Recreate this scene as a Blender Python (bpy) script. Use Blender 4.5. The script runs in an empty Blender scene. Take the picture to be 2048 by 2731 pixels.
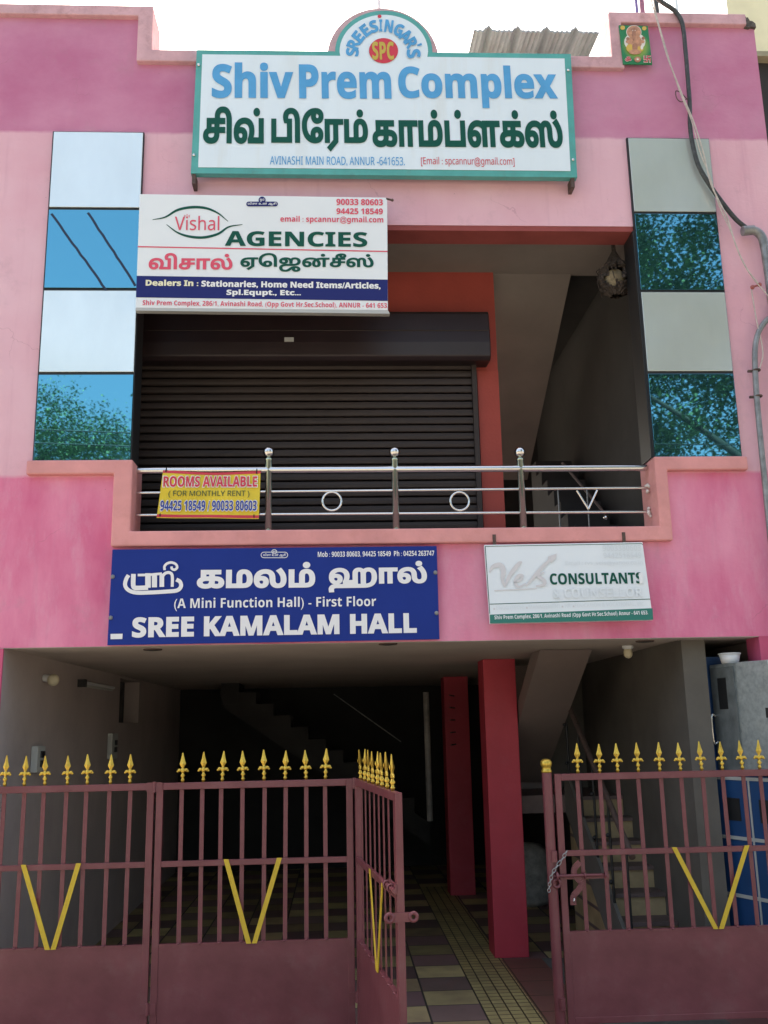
import bpy, math, random
import numpy as np
from mathutils import Vector, geometry

# ------------------------------------------------------------------ camera, world, sun, exposure
SC = bpy.context.scene
COL = SC.collection
F_PX, PITCH, YAW, ROLL = 2559.86, math.radians(12.573), math.radians(-2.985), math.radians(1.157)
CAM = np.array([0.0, -7.0274, 2.0263])

def _rot():
    c, s = math.cos(YAW), math.sin(YAW); rz = np.array([[c, -s, 0], [s, c, 0], [0, 0, 1]])
    c, s = math.cos(PITCH), math.sin(PITCH); rx = np.array([[1, 0, 0], [0, c, -s], [0, s, c]])
    c, s = math.cos(ROLL), math.sin(ROLL); ry = np.array([[c, 0, s], [0, 1, 0], [-s, 0, c]])
    return rz @ rx @ ry
ROT = _rot()

cam_d = bpy.data.cameras.new('camera'); cam_o = bpy.data.objects.new('camera', cam_d); COL.objects.link(cam_o)
cam_d.sensor_fit = 'VERTICAL'; cam_d.sensor_height = 24.0; cam_d.lens = F_PX / 2731.0 * 24.0
cam_d.clip_start = 0.05; cam_d.clip_end = 2000.0
from mathutils import Matrix
_m = np.column_stack([ROT[:, 0], ROT[:, 2], -ROT[:, 1]])
cam_o.matrix_world = Matrix.Translation(Vector(CAM)) @ Matrix(_m.tolist()).to_4x4()
SC.camera = cam_o

SUN_EL, SUN_AZ = math.radians(60), math.radians(-14)      # azimuth from +Y towards +X: high, behind the building
w = bpy.data.worlds.new("World"); SC.world = w; w.use_nodes = True
nt = w.node_tree
sky = nt.nodes.new('ShaderNodeTexSky'); sky.sky_type = 'NISHITA'; sky.sun_disc = False
sky.sun_elevation = SUN_EL; sky.sun_rotation = SUN_AZ; sky.dust_density = 6.0; sky.air_density = 1.0; sky.ozone_density = 1.0
nt.links.new(sky.outputs[0], nt.nodes['Background'].inputs[0]); nt.nodes['Background'].inputs[1].default_value = 0.14
sd = bpy.data.lights.new('sun', 'SUN'); sd.energy = 3.2; sd.angle = math.radians(0.5); sd.color = (1.0, 0.95, 0.87)
so = bpy.data.objects.new('sun', sd); COL.objects.link(so)
_sv = Vector((math.cos(SUN_EL) * math.sin(SUN_AZ), math.cos(SUN_EL) * math.cos(SUN_AZ), math.sin(SUN_EL)))
so.rotation_euler = _sv.to_track_quat('Z', 'Y').to_euler(); so.location = _sv * 40
SC.view_settings.view_transform = 'Standard'; SC.view_settings.look = 'None'
SC.view_settings.exposure = 2.0; SC.view_settings.gamma = 1.0
SC.view_settings.use_white_balance = True; SC.view_settings.white_balance_temperature = 7400; SC.view_settings.white_balance_tint = 8

# ------------------------------------------------------------------ pixel rays -> points on the planes things stand in
def ray(x, y):
    return ROT @ np.array([(x - 1024) / F_PX, 1.0, -(y - 1365.5) / F_PX])
def aty(x, y, Y=0.0):
    d = ray(x, y); return CAM + d * (Y - CAM[1]) / d[1]
def atz(x, y, Z):
    d = ray(x, y); return CAM + d * (Z - CAM[2]) / d[2]
def atx(x, y, X):
    d = ray(x, y); return CAM + d * (X - CAM[0]) / d[0]
KD = 2048 / 1659
def D(x, y): return (x * KD, y * KD)
def zoomer(x0, y0, f): return lambda x, y: (x0 + x * f, y0 + y * f)
z1 = zoomer(0, 0, .61724); z2 = zoomer(1024, 0, .61724); z3 = zoomer(0, 500, .63894)
z5 = zoomer(0, 1200, .61724); z6 = zoomer(1024, 1200, .61724)
zarch = zoomer(850, 0, .24111); ztile = zoomer(1250, 40, .30741)

rnd = random.Random(7)

# ------------------------------------------------------------------ mesh builder
class MB:
    def __init__(s): s.v = []; s.f = []; s.sm = []
    def add(s, vs, fs, smooth=False):
        n = len(s.v); s.v += [tuple(map(float, p)) for p in vs]
        s.f += [tuple(i + n for i in f) for f in fs]; s.sm += [smooth] * len(fs); return s
    def box(s, x0, x1, y0, y1, z0, z1):
        vs = [(x, y, z) for z in (z0, z1) for y in (y0, y1) for x in (x0, x1)]
        return s.add(vs, [(0, 2, 3, 1), (4, 5, 7, 6), (0, 1, 5, 4), (2, 6, 7, 3), (0, 4, 6, 2), (1, 3, 7, 5)])
    def prism(s, pts, vec):
        """pts: planar polygon of 3-D points, extruded along vec"""
        n = len(pts); pts = [np.array(p, float) for p in pts]; vec = np.array(vec, float)
        nn = sum((np.cross(pts[i] - pts[0], pts[(i + 1) % n] - pts[0]) for i in range(n)), np.zeros(3))
        if nn @ vec > 0: pts = pts[::-1]
        vs = pts + [p + vec for p in pts]
        fs = [tuple(range(n)), tuple(range(2 * n - 1, n - 1, -1))] + [(i, i + n, (i + 1) % n + n, (i + 1) % n) for i in range(n)]
        return s.add(vs, fs)
    def tube(s, pts, r, n=10, caps=True, smooth=True):
        pts = [np.array(p, float) for p in pts]; rs = r if isinstance(r, (list, tuple)) else [r] * len(pts)
        up = None; rings = []
        for i, p in enumerate(pts):
            t = pts[min(i + 1, len(pts) - 1)] - pts[max(i - 1, 0)]; t = t / (np.linalg.norm(t) + 1e-12)
            if up is None:
                a = np.array([0, 0, 1.0]) if abs(t[2]) < .9 else np.array([1.0, 0, 0])
                up = np.cross(t, a)
            up = up - t * (up @ t); up /= np.linalg.norm(up); b = np.cross(t, up)
            rings.append([p + rs[i] * (math.cos(2 * math.pi * k / n) * up + math.sin(2 * math.pi * k / n) * b) for k in range(n)])
        vs = [q for g in rings for q in g]; fs = []
        for i in range(len(pts) - 1):
            for k in range(n):
                fs.append((i * n + k, i * n + (k + 1) % n, (i + 1) * n + (k + 1) % n, (i + 1) * n + k))
        s.add(vs, fs, smooth)
        if caps:
            s.add(rings[0], [tuple(range(n - 1, -1, -1))]); s.add(rings[-1], [tuple(range(n))])
        return s
    def lathe(s, prof, c=(0, 0, 0), n=14, smooth=True, sy=1.0):
        vs = []; fs = []
        for (r, z) in prof:
            for k in range(n):
                a = 2 * math.pi * k / n; vs.append((c[0] + r * math.cos(a), c[1] + sy * r * math.sin(a), c[2] + z))
        for i in range(len(prof) - 1):
            for k in range(n):
                fs.append((i * n + k, i * n + (k + 1) % n, (i + 1) * n + (k + 1) % n, (i + 1) * n + k))
        fs.append(tuple(range(n - 1, -1, -1))); m = (len(prof) - 1) * n; fs.append(tuple(range(m, m + n)))
        return s.add(vs, fs, smooth)
    def ball(s, c, r, n=14, sc=(1, 1, 1)):
        prof = [(max(1e-4, r * math.sin(math.pi * i / 10)), -r * math.cos(math.pi * i / 10)) for i in range(11)]
        m = MB().lathe(prof, n=n)
        return s.add([(c[0] + p[0] * sc[0], c[1] + p[1] * sc[1], c[2] + p[2] * sc[2]) for p in m.v], m.f, True)
    def torus(s, c, R, r, ax='y', n=28, k=8):
        pts = []
        for i in range(n + 1):
            a = 2 * math.pi * i / n; u, v = R * math.cos(a), R * math.sin(a)
            pts.append((c[0] + u, c[1], c[2] + v) if ax == 'y' else ((c[0], c[1] + u, c[2] + v) if ax == 'x' else (c[0] + u, c[1] + v, c[2])))
        return s.tube(pts, r, k, caps=False)

LOC = {}
def link(o, parent=None):
    COL.objects.link(o)
    if parent is not None: o.parent = parent
    return o
def wloc(o):
    p = np.zeros(3)
    while o is not None: p = p + np.array(o.location); o = o.parent
    return p
def mesh(name, mb, m):
    me = bpy.data.meshes.new(name); me.from_pydata(mb.v, [], mb.f)
    me.polygons.foreach_set('use_smooth', mb.sm); me.materials.append(m); me.update()
    return me
def obj(name, mb, m, parent=None, bevel=0.0, local=False):
    """one mesh object; mb in world coordinates unless local"""
    if parent is not None and not local:
        L = wloc(parent); mb.v = [(p[0] - L[0], p[1] - L[1], p[2] - L[2]) for p in mb.v]
    o = bpy.data.objects.new(name, mesh(name, mb, m)); link(o, parent)
    if bevel:
        b = o.modifiers.new('bevel', 'BEVEL'); b.width = bevel; b.segments = 2; b.limit_method = 'ANGLE'
    return o
def thing(name, label, cat, loc=(0, 0, 0), rotz=0.0, group=None):
    o = bpy.data.objects.new(name, None); o.empty_display_size = .1; link(o)
    o.location = loc; o.rotation_euler = (0, 0, rotz); o['label'] = label; o['category'] = cat
    if group: o['group'] = group
    return o
def tag(o, label, cat, group=None):
    o['label'] = label; o['category'] = cat
    if group: o['group'] = group
    return o
def struct(name, mb, m, kind='structure', label=None, cat=None):
    o = obj(name, mb, m); o['kind'] = kind
    if label: o['label'] = label
    if cat: o['category'] = cat
    return o

# ------------------------------------------------------------------ materials
def lin(c): return tuple(((v / 255) / 12.92 if v / 255 <= .04045 else ((v / 255 + .055) / 1.055) ** 2.4) for v in c)
MATS = {}
def mat(name, col, rough=.6, metal=0.0, var=.0, scale=3.0, bump=.0, bscale=40.0, stretch=(1, 1, 1), spec=.5, dirt=None, dscale=1.5, damt=.0, coat=0.0):
    m = bpy.data.materials.new(name); m.use_nodes = True; n = m.node_tree.nodes; l = m.node_tree.links
    b = n['Principled BSDF']; b.inputs['Roughness'].default_value = rough; b.inputs['Metallic'].default_value = metal
    b.inputs['Specular IOR Level'].default_value = spec; b.inputs['Coat Weight'].default_value = coat
    col = tuple(col)
    if var or bump or damt:
        tc = n.new('ShaderNodeTexCoord'); mp = n.new('ShaderNodeMapping'); mp.inputs['Scale'].default_value = stretch
        l.new(tc.outputs['Object'], mp.inputs[0])
    src = None
    if var:
        no = n.new('ShaderNodeTexNoise'); no.inputs['Scale'].default_value = scale; no.inputs['Detail'].default_value = 6; no.inputs['Roughness'].default_value = .6
        l.new(mp.outputs[0], no.inputs['Vector'])
        r = n.new('ShaderNodeValToRGB'); r.color_ramp.elements[0].position = .3; r.color_ramp.elements[1].position = .7
        r.color_ramp.elements[0].color = (*[c * (1 - var) for c in col], 1); r.color_ramp.elements[1].color = (*[min(1, c * (1 + var) + var * .03) for c in col], 1)
        l.new(no.outputs['Fac'], r.inputs[0]); src = r.outputs[0]
    if damt:
        d = n.new('ShaderNodeTexNoise'); d.inputs['Scale'].default_value = dscale; d.inputs['Detail'].default_value = 8; d.inputs['Roughness'].default_value = .7
        l.new(mp.outputs[0], d.inputs['Vector'])
        r2 = n.new('ShaderNodeValToRGB'); r2.color_ramp.elements[0].position = .52; r2.color_ramp.elements[1].position = .75
        r2.color_ramp.elements[0].color = (0, 0, 0, 1); r2.color_ramp.elements[1].color = (damt, damt, damt, 1)
        l.new(d.outputs['Fac'], r2.inputs[0])
        mx = n.new('ShaderNodeMix'); mx.data_type = 'RGBA'; mx.inputs[7].default_value = (*(dirt or (.1, .08, .06)), 1)
        l.new(r2.outputs[0], mx.inputs[0])
        if src: l.new(src, mx.inputs[6])
        else: mx.inputs[6].default_value = (*col, 1)
        src = mx.outputs[2]
    if src: l.new(src, b.inputs['Base Color'])
    else: b.inputs['Base Color'].default_value = (*col, 1)
    if bump:
        bn = n.new('ShaderNodeTexNoise'); bn.inputs['Scale'].default_value = bscale; bn.inputs['Detail'].default_value = 5
        l.new(mp.outputs[0], bn.inputs['Vector'])
        bp = n.new('ShaderNodeBump'); bp.inputs['Strength'].default_value = bump; bp.inputs['Distance'].default_value = .01
        l.new(bn.outputs['Fac'], bp.inputs['Height']); l.new(bp.outputs[0], b.inputs['Normal'])
    MATS[name] = m
    return m

def facade_material():
    """three painted bands (by world height), wobbling where the brush met them, with chalky streaks"""
    m = bpy.data.materials.new('facade_paint'); m.use_nodes = True; n = m.node_tree.nodes; l = m.node_tree.links
    b = n['Principled BSDF']; b.inputs['Roughness'].default_value = .75; b.inputs['Specular IOR Level'].default_value = .3
    g = n.new('ShaderNodeNewGeometry'); sx = n.new('ShaderNodeSeparateXYZ'); l.new(g.outputs['Position'], sx.inputs[0])
    def noise(scale, detail, stretch, rough=.6):
        mp = n.new('ShaderNodeMapping'); mp.inputs['Scale'].default_value = stretch; l.new(g.outputs['Position'], mp.inputs[0])
        t = n.new('ShaderNodeTexNoise'); t.inputs['Scale'].default_value = scale; t.inputs['Detail'].default_value = detail; t.inputs['Roughness'].default_value = rough
        l.new(mp.outputs[0], t.inputs['Vector']); return t.outputs['Fac']
    def math_(op, a, c):
        x = n.new('ShaderNodeMath'); x.operation = op
        for i, q in enumerate((a, c)):
            if isinstance(q, (int, float)): x.inputs[i].default_value = q
            else: l.new(q, x.inputs[i])
        return x.outputs[0]
    def mix(fac, a, c):
        x = n.new('ShaderNodeMix'); x.data_type = 'RGBA'
        for i, q in ((0, fac), (6, a), (7, c)):
            if isinstance(q, (int, float)): x.inputs[i].default_value = q
            elif isinstance(q, tuple): x.inputs[i].default_value = (*q, 1)
            else: l.new(q, x.inputs[i])
        return x.outputs[2]
    def ramp(v, p0, p1, a=0.0, c=1.0):
        x = n.new('ShaderNodeMapRange'); x.inputs[1].default_value = p0; x.inputs[2].default_value = p1; x.inputs[3].default_value = a; x.inputs[4].default_value = c
        l.new(v, x.inputs[0]); return x.outputs[0]
    z = math_('ADD', sx.outputs[2], math_('MULTIPLY', math_('SUBTRACT', noise(9, 3, (1, 1, 1)), .5), .03))
    up = ramp(z, 6.755, 6.785); lo = ramp(z, 3.905, 3.875)
    hi_c = mix(ramp(noise(1.3, 5, (1, 1, 1.2)), .35, .7), PINK_TOP[0], PINK_TOP[1])
    mid_c = mix(ramp(noise(1.1, 6, (1, 1, .8)), .35, .7), PINK_MID[0], PINK_MID[1])
    lo_c = mix(ramp(noise(1.6, 6, (1.6, 1, .6)), .35, .68), PINK_LOW[0], PINK_LOW[1])
    streak = ramp(noise(5, 8, (1.0, 1, .35), .72), .5, .78, 0, .5)
    lo_c = mix(streak, lo_c, (.72, .42, .52))
    dirt = ramp(noise(2.6, 9, (1, 1, 1), .75), .55, .8, 0, .5)
    drip = ramp(noise(7, 5, (1.6, 1, .10), .6), .56, .78, 0, .28)
    fade = ramp(noise(.55, 4, (1, 1, 1.4), .55), .48, .68, 0, .38)
    lo_c = mix(fade, lo_c, (.80, .42, .52)); hi_c = mix(fade, hi_c, (.64, .38, .50)); mid_c = mix(fade, mid_c, (.78, .56, .62))
    c = mix(up, mid_c, hi_c); c = mix(lo, c, lo_c); c = mix(drip, c, (.48, .22, .30)); c = mix(dirt, c, (.42, .26, .30))
    vor = n.new('ShaderNodeTexVoronoi'); vor.feature = 'DISTANCE_TO_EDGE'; vor.inputs['Scale'].default_value = .8
    wob = n.new('ShaderNodeVectorMath'); wob.operation = 'ADD'; nz = n.new('ShaderNodeTexNoise'); nz.inputs['Scale'].default_value = 3; nz.inputs['Detail'].default_value = 6; l.new(g.outputs['Position'], nz.inputs['Vector'])
    sc_ = n.new('ShaderNodeVectorMath'); sc_.operation = 'SCALE'; sc_.inputs['Scale'].default_value = .5; l.new(nz.outputs['Color'], sc_.inputs[0])
    l.new(g.outputs['Position'], wob.inputs[0]); l.new(sc_.outputs[0], wob.inputs[1]); l.new(wob.outputs[0], vor.inputs['Vector'])
    crack = math_('MULTIPLY', ramp(vor.outputs['Distance'], .0035, .001, 0, .28), ramp(noise(1.7, 2, (1, 1, 1)), .52, .6))
    c = mix(crack, c, (.30, .13, .17))
    spots = ramp(noise(30, 2, (1, 1, 1)), .74, .78, 0, .55); c = mix(spots, c, (.22, .12, .13))
    l.new(c, b.inputs['Base Color'])
    bp = n.new('ShaderNodeBump'); bp.inputs['Strength'].default_value = .35; bp.inputs['Distance'].default_value = .006
    l.new(noise(22, 8, (1, 1, 1.6)), bp.inputs['Height']); l.new(bp.outputs[0], b.inputs['Normal'])
    return m
PINK_TOP = ((.49, .155, .275), (.60, .26, .385)); PINK_MID = ((.69, .38, .45), (.77, .49, .55)); PINK_LOW = ((.64, .14, .265), (.78, .28, .41))
M_FAC = facade_material()
M_COP = mat('coping_paint', (.60, .36, .39), .8, var=.15, scale=4, bump=.5, bscale=25, damt=.6, dirt=(.30, .16, .15), dscale=7)
M_TRIM = mat('salmon_paint', (.67, .29, .28), .7, var=.12, scale=3, bump=.25, bscale=25, damt=.35, dirt=(.45, .17, .12), dscale=5)
M_RED = mat('red_wall_paint', (.37, .06, .045), .7, var=.10, scale=2, bump=.2)
M_PIL = mat('crimson_pillar_paint', (.52, .038, .065), .55, var=.10, scale=2.2, bump=.15, damt=.25, dirt=(.55, .12, .16), dscale=3)
M_MAG = mat('dark_pink_paint', (.52, .08, .17), .7, var=.12)
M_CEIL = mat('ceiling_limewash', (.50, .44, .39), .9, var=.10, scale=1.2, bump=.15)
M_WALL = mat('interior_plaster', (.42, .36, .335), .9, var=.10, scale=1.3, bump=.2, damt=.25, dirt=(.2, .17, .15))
M_WALLD = mat('dusty_dark_plaster', (.16, .15, .15), .9, var=.15, scale=1.5)
M_SHADE2 = mat('shaded_concrete', (.035, .033, .031), .9, var=.2, scale=2)  # concrete darkened in its colour so the back stair sinks into shade
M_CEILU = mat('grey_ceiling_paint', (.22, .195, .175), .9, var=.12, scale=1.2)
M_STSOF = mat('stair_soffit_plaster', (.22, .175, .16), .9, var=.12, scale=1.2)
M_SHADE = mat('deep_shade_dark', (.022, .021, .020), .85, var=.2, scale=2, damt=.3, dirt=(.04, .036, .033))  # near-black colour stands in for deep shade in stairwell, hall and recess
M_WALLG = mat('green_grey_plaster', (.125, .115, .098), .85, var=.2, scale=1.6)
M_WHITE = mat('clean_white', (.78, .80, .80), .45)
M_BLACK = mat('black_metal', (.012, .013, .014), .5)
M_SHUT = mat('brown_shutter_steel', (.030, .020, .017), .6, metal=.0, var=.12, scale=2)
M_STEEL = mat('polished_steel', (.68, .67, .65), .14, metal=1.0)
M_POST = mat('tree_reflection_steel', (.44, .52, .42), .16, metal=1.0)  # green tint painted in for trees reflected by the posts
M_GATE = mat('maroon_gate_paint', (.165, .043, .050), .33, var=.18, scale=3, bump=.12, bscale=18, damt=.55, dirt=(.21, .105, .10), dscale=3.2, spec=.45)
M_GOLD = mat('gold_paint', (.62, .42, .07), .32, metal=.75, var=.12, scale=40)
M_YEL = mat('yellow_paint', (.62, .42, .03), .5, var=.08, scale=20)
M_GLASS = mat('blue_mirror_glass', (.11, .385, .49), .016, metal=.95)
M_ACP = mat('silver_white_panel', (.76, .82, .77), .16, metal=.6, var=.05, scale=2.2, stretch=(1.5, 1, .7))
M_GALV = mat('galvanised_steel', (.36, .41, .41), .4, metal=.55, var=.22, scale=24, damt=.4, dirt=(.5, .52, .45), dscale=6)
M_BLUE = mat('blue_locker_paint', (.009, .06, .18), .4, var=.1)
M_PALE = mat('pale_strip', (.45, .47, .44), .6)
M_CABLE = mat('black_cable_rubber', (.03, .035, .035), .55, var=.3, scale=30, damt=.3, dirt=(.25, .25, .24), dscale=20)
M_WIRE = mat('white_wire', (.50, .45, .40), .6, var=.2, scale=30)
M_PIPE = mat('grey_conduit', (.22, .23, .23), .4, metal=.4, var=.3, scale=14)
M_TEAL = mat('teal_frame_paint', (.07, .36, .33), .45, var=.12, scale=5, damt=.4, dirt=(.12, .2, .15), dscale=9)
M_SIGNW = mat('sign_white', (.74, .80, .82), .35, var=.02, scale=2)
M_TBLUE = mat('sign_sky_blue', (.085, .35, .64), .45, var=.08, scale=6, spec=.15)
M_TGREEN = mat('sign_bottle_green', (.005, .085, .06), .4, spec=.15)
M_TRED = mat('sign_red', (.60, .06, .09), .45, spec=.15)
M_TPINK = mat('sign_rose', (.70, .10, .16), .45, spec=.15)
M_TNAVY = mat('sign_navy', (.018, .026, .15), .4, spec=.15)
M_HALL = mat('hall_sign_blue', (.006, .030, .23), .55, spec=.2, var=.05, scale=2)
M_TGOLD = mat('sign_gold', (.52, .40, .06), .5)
M_CREAM = mat('sign_cream', (.78, .76, .55), .5)
M_TFADE = mat('faded_grey_print', (.50, .53, .53), .5)
M_TFADE2 = mat('barely_printed_grey', (.69, .745, .76), .5)
M_TGREY = mat('warm_grey_print', (.62, .61, .61), .5)
M_BANY = mat('banner_yellow', (.72, .55, .03), .45, var=.05, scale=8)
M_BROWN = mat('rusty_iron', (.08, .05, .04), .7, var=.3, scale=30)
M_STEP = mat('yellowed_step_tiles', (.40, .30, .16), .6, var=.2, scale=6)
M_STEPD = mat('brown_step_tiles', (.13, .09, .08), .6, var=.2, scale=6)
M_BULB = mat('yellowed_bulb', (.60, .55, .38), .35)
M_PLY = mat('white_plastic', (.72, .75, .76), .35)

# ------------------------------------------------------------------ lettering
def sans(s, heavy):
    A, a, d = (0x1D5D4, 0x1D5EE, 0x1D7EC) if heavy else (0x1D5A0, 0x1D5BA, 0x1D7E2)
    return ''.join(chr(A + ord(c) - 65) if 'A' <= c <= 'Z' else chr(a + ord(c) - 97) if 'a' <= c <= 'z' else chr(d + ord(c) - 48) if '0' <= c <= '9' else c for c in s)
def glyph_tris(s, bold=0.0, res=4):
    if any(c.isalnum() and ord(c) < 128 for c in s): s = sans(s, bold > .0095); bold = max(0, bold - .018) if bold > .0095 else bold
    c = bpy.data.curves.new('text', 'FONT'); c.body = s; c.size = 1.0
    o = bpy.data.objects.new('text', c); ts = bpy.data.scenes.new('lettering_shop'); ts.collection.objects.link(o)
    ts.view_layers[0].update(); dg = ts.view_layers[0].depsgraph; cu = o.evaluated_get(dg).to_curve(dg)
    loops = []
    for sp in cu.splines:
        pts = []
        if sp.type == 'BEZIER':
            bp = sp.bezier_points; k = len(bp)
            for i in range(k):
                a, b = bp[i], bp[(i + 1) % k]
                st = (a.handle_right - a.co).cross(b.co - a.co).length < 1e-5 and (b.handle_left - b.co).cross(b.co - a.co).length < 1e-5
                q = [a.co, b.co] if st else geometry.interpolate_bezier(a.co, a.handle_right, b.handle_left, b.co, res + 1)
                pts += [(p[0], p[1]) for p in q[:-1]]
        else:
            pts = [(p.co[0], p.co[1]) for p in sp.points]
        out = []
        for p in pts:
            if not out or abs(p[0] - out[-1][0]) + abs(p[1] - out[-1][1]) > 1e-4: out.append(p)
        if len(out) > 1 and abs(out[0][0] - out[-1][0]) + abs(out[0][1] - out[-1][1]) < 1e-4: out.pop()
        if len(out) > 2: loops.append(np.array(out))
    o.evaluated_get(dg).to_curve_clear()
    bpy.data.objects.remove(o); bpy.data.curves.remove(c); bpy.data.scenes.remove(ts)
    def sarea(p): return 0.5 * np.sum(p[:, 0] * np.roll(p[:, 1], -1) - np.roll(p[:, 0], -1) * p[:, 1])
    def inside(pt, p):
        q = np.roll(p, -1, 0); c_ = (p[:, 1] > pt[1]) != (q[:, 1] > pt[1])
        return bool(np.sum(c_ & (pt[0] < (q[:, 0] - p[:, 0]) * (pt[1] - p[:, 1]) / (q[:, 1] - p[:, 1] + 1e-15) + p[:, 0])) % 2)
    ars = [sarea(p) for p in loops]; bbs = [(p.min(0), p.max(0)) for p in loops]; sgn = []
    for i, p in enumerate(loops):                       # a hole turns the other way than the contour that holds it
        best = i
        for j, q in enumerate(loops):
            if j != i and abs(ars[j]) > abs(ars[best]) and (bbs[j][0] <= p[0]).all() and (bbs[j][1] >= p[0]).all() and inside(p[0], q): best = j
        sgn.append(1 if ars[best] > 0 else -1)
    loops = [p if g > 0 else p[::-1] for p, g in zip(loops, sgn)]
    if bold:
        new = []
        for p in loops:
            e = np.roll(p, -1, 0) - p; e /= np.linalg.norm(e, axis=1)[:, None] + 1e-12
            nrm = np.stack([e[:, 1], -e[:, 0]], 1)
            a = nrm + np.roll(nrm, 1, 0); d = np.maximum(.35, (a * a).sum(1) / 2)
            new.append(p + a / d[:, None] * bold)
        loops = new
    # contours that overlap along the line are triangulated together, by non-zero winding
    order = sorted(range(len(loops)), key=lambda i: loops[i][:, 0].min()); groups = []; hi = -1e9
    for i in order:
        if loops[i][:, 0].min() > hi: groups.append([])
        groups[-1].append(loops[i]); hi = max(hi, loops[i][:, 0].max())
    OV = []; TR = []; base = 0
    for gl in groups:
        V = []; E = []
        for p in gl:
            n0 = len(V); k = len(p); V += [Vector((float(q[0]), float(q[1]))) for q in p]; E += [(n0 + i, n0 + (i + 1) % k) for i in range(k)]
        r = geometry.delaunay_2d_cdt(V, E, [], 0, 1e-5)
        ov = np.array([(v[0], v[1]) for v in r[0]]); tr = np.array([tuple(f) for f in r[2]])
        if not len(tr): continue
        cen = ov[tr].mean(1); wn = np.zeros(len(cen), int)
        for p in gl:
            lo, hi_ = p.min(0), p.max(0); ix = np.where(((cen >= lo) & (cen <= hi_)).all(1))[0]
            if not len(ix): continue
            cx = cen[ix, 0][:, None]; cy = cen[ix, 1][:, None]; q = np.roll(p, -1, 0); cr = (q[:, 0] - p[:, 0]) * (cy - p[:, 1]) - (cx - p[:, 0]) * (q[:, 1] - p[:, 1])
            wn[ix] += ((p[:, 1] <= cy) & (q[:, 1] > cy) & (cr > 0)).sum(1) - ((p[:, 1] > cy) & (q[:, 1] <= cy) & (cr < 0)).sum(1)
        OV.append(ov); TR.append(tr[wn > 0] + base); base += len(ov)
    ov = np.concatenate(OV); keep = np.concatenate(TR)
    used = np.unique(keep); bb0, bb1 = ov[used].min(0), ov[used].max(0)
    return ov, keep, bb0, bb1

class Board:
    """a flat sign on a plane found from its four corners in the photograph"""
    def __init__(s, name, label, cat, corners, yt, yb, thick, m_panel, group=None, panel='panel'):
        TL, TR, BR, BL = corners
        P = [aty(*TL, yt), aty(*TR, yt), aty(*BR, yb), aty(*BL, yb)]
        s.p0 = (P[0] + P[1] + P[2] + P[3]) / 4
        ex = (P[1] - P[0]) + (P[2] - P[3]); ez = (P[0] - P[3]) + (P[1] - P[2])
        n = np.cross(ex, ez); n /= np.linalg.norm(n)
        if n[1] > 0: n = -n
        s.n = n; s.corners = [s.px(*c) for c in corners]
        base = (s.corners[2] + s.corners[3]) / 2
        s.root = thing(name, label, cat, tuple(base), group=group)
        s.thick = thick
        if m_panel: s.panel = obj(panel, MB().prism(s.corners, -n * thick), m_panel, s.root, bevel=.003)
    def px(s, x, y, off=0.0):
        d = ray(x, y); t = ((s.p0 - CAM) @ s.n) / (d @ s.n); return CAM + d * t + s.n * off
    def text(s, st, x0, y0, x1, y1, m, bold=0.0, slope=0.0, layer=1, res=4, name='lettering', parent=None, hull=None):
        ov, tr, b0, b1 = glyph_tris(st, bold, res) if hull is None else hull
        BL = s.px(x0, y1); BR = s.px(x1, y1 + slope * (x1 - x0)); ex = BR - BL
        up = np.cross(ex, s.n); up /= np.linalg.norm(up)
        if up[2] < 0: up = -up
        up *= abs((s.px(x0, y0) - BL) @ up)
        uv = (ov - b0) / (b1 - b0)
        P = BL + uv[:, :1] * ex + uv[:, 1:] * up + s.n * (.0022 * layer)
        mb = MB(); mb.add(P, [tuple(t) for t in tr])
        return obj(name, mb, m, parent or s.root)
    def poly(s, pts, m, name='printed_panel', layer=1, thick=0.0, parent=None, bevel=0):
        P = [s.px(*p, off=.0022 * layer) for p in pts]; mb = MB()
        if thick: mb.prism(P, -s.n * thick)
        else: mb.add(P, [tuple(range(len(P)))])
        return obj(name, mb, m, parent or s.root, bevel=bevel)
    def stroke(s, lines, m, name='emblem', layer=1, parent=None, closed=False):
        """lines: list of (points, width or widths) in photo pixels"""
        mb = MB()
        for j, (pts, wd) in enumerate(lines):
            pts = np.array(pts, float); k = len(pts); ws = np.array(wd if isinstance(wd, (list, tuple)) else [wd] * k, float) / 2
            t = np.gradient(pts, axis=0); t /= np.linalg.norm(t, axis=1)[:, None] + 1e-9
            nr = np.stack([-t[:, 1], t[:, 0]], 1)
            a = pts + nr * ws[:, None]; b = pts - nr * ws[:, None]; off = .0022 * layer + .0004 * j
            V = [s.px(*p, off=off) for p in a] + [s.px(*p, off=off) for p in b]
            mb.add(V, [(i, i + 1, k + i + 1, k + i) for i in range(k - 1)])
        return obj(name, mb, m, parent or s.root)
    def ellipse(s, cx, cy, rx, ry, m, name='emblem', layer=1, parent=None):
        return s.poly([(cx + rx * math.cos(a), cy + ry * math.sin(a)) for a in np.linspace(0, 2 * math.pi, 40, endpoint=False)], m, name, layer, parent=parent)

def smooth_pts(pts, n=8):
    """Catmull-Rom through points"""
    P = [np.array(p, float) for p in pts]; P = [2 * P[0] - P[1]] + P + [2 * P[-1] - P[-2]]; out = []
    for i in range(1, len(P) - 2):
        for k in range(n):
            t = k / n; a, b, c, d = P[i - 1], P[i], P[i + 1], P[i + 2]
            out.append(.5 * (2 * b + (c - a) * t + (2 * a - 5 * b + 4 * c - d) * t * t + (3 * b - a - 3 * c + d) * t ** 3))
    out.append(P[-2]); return out

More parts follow.
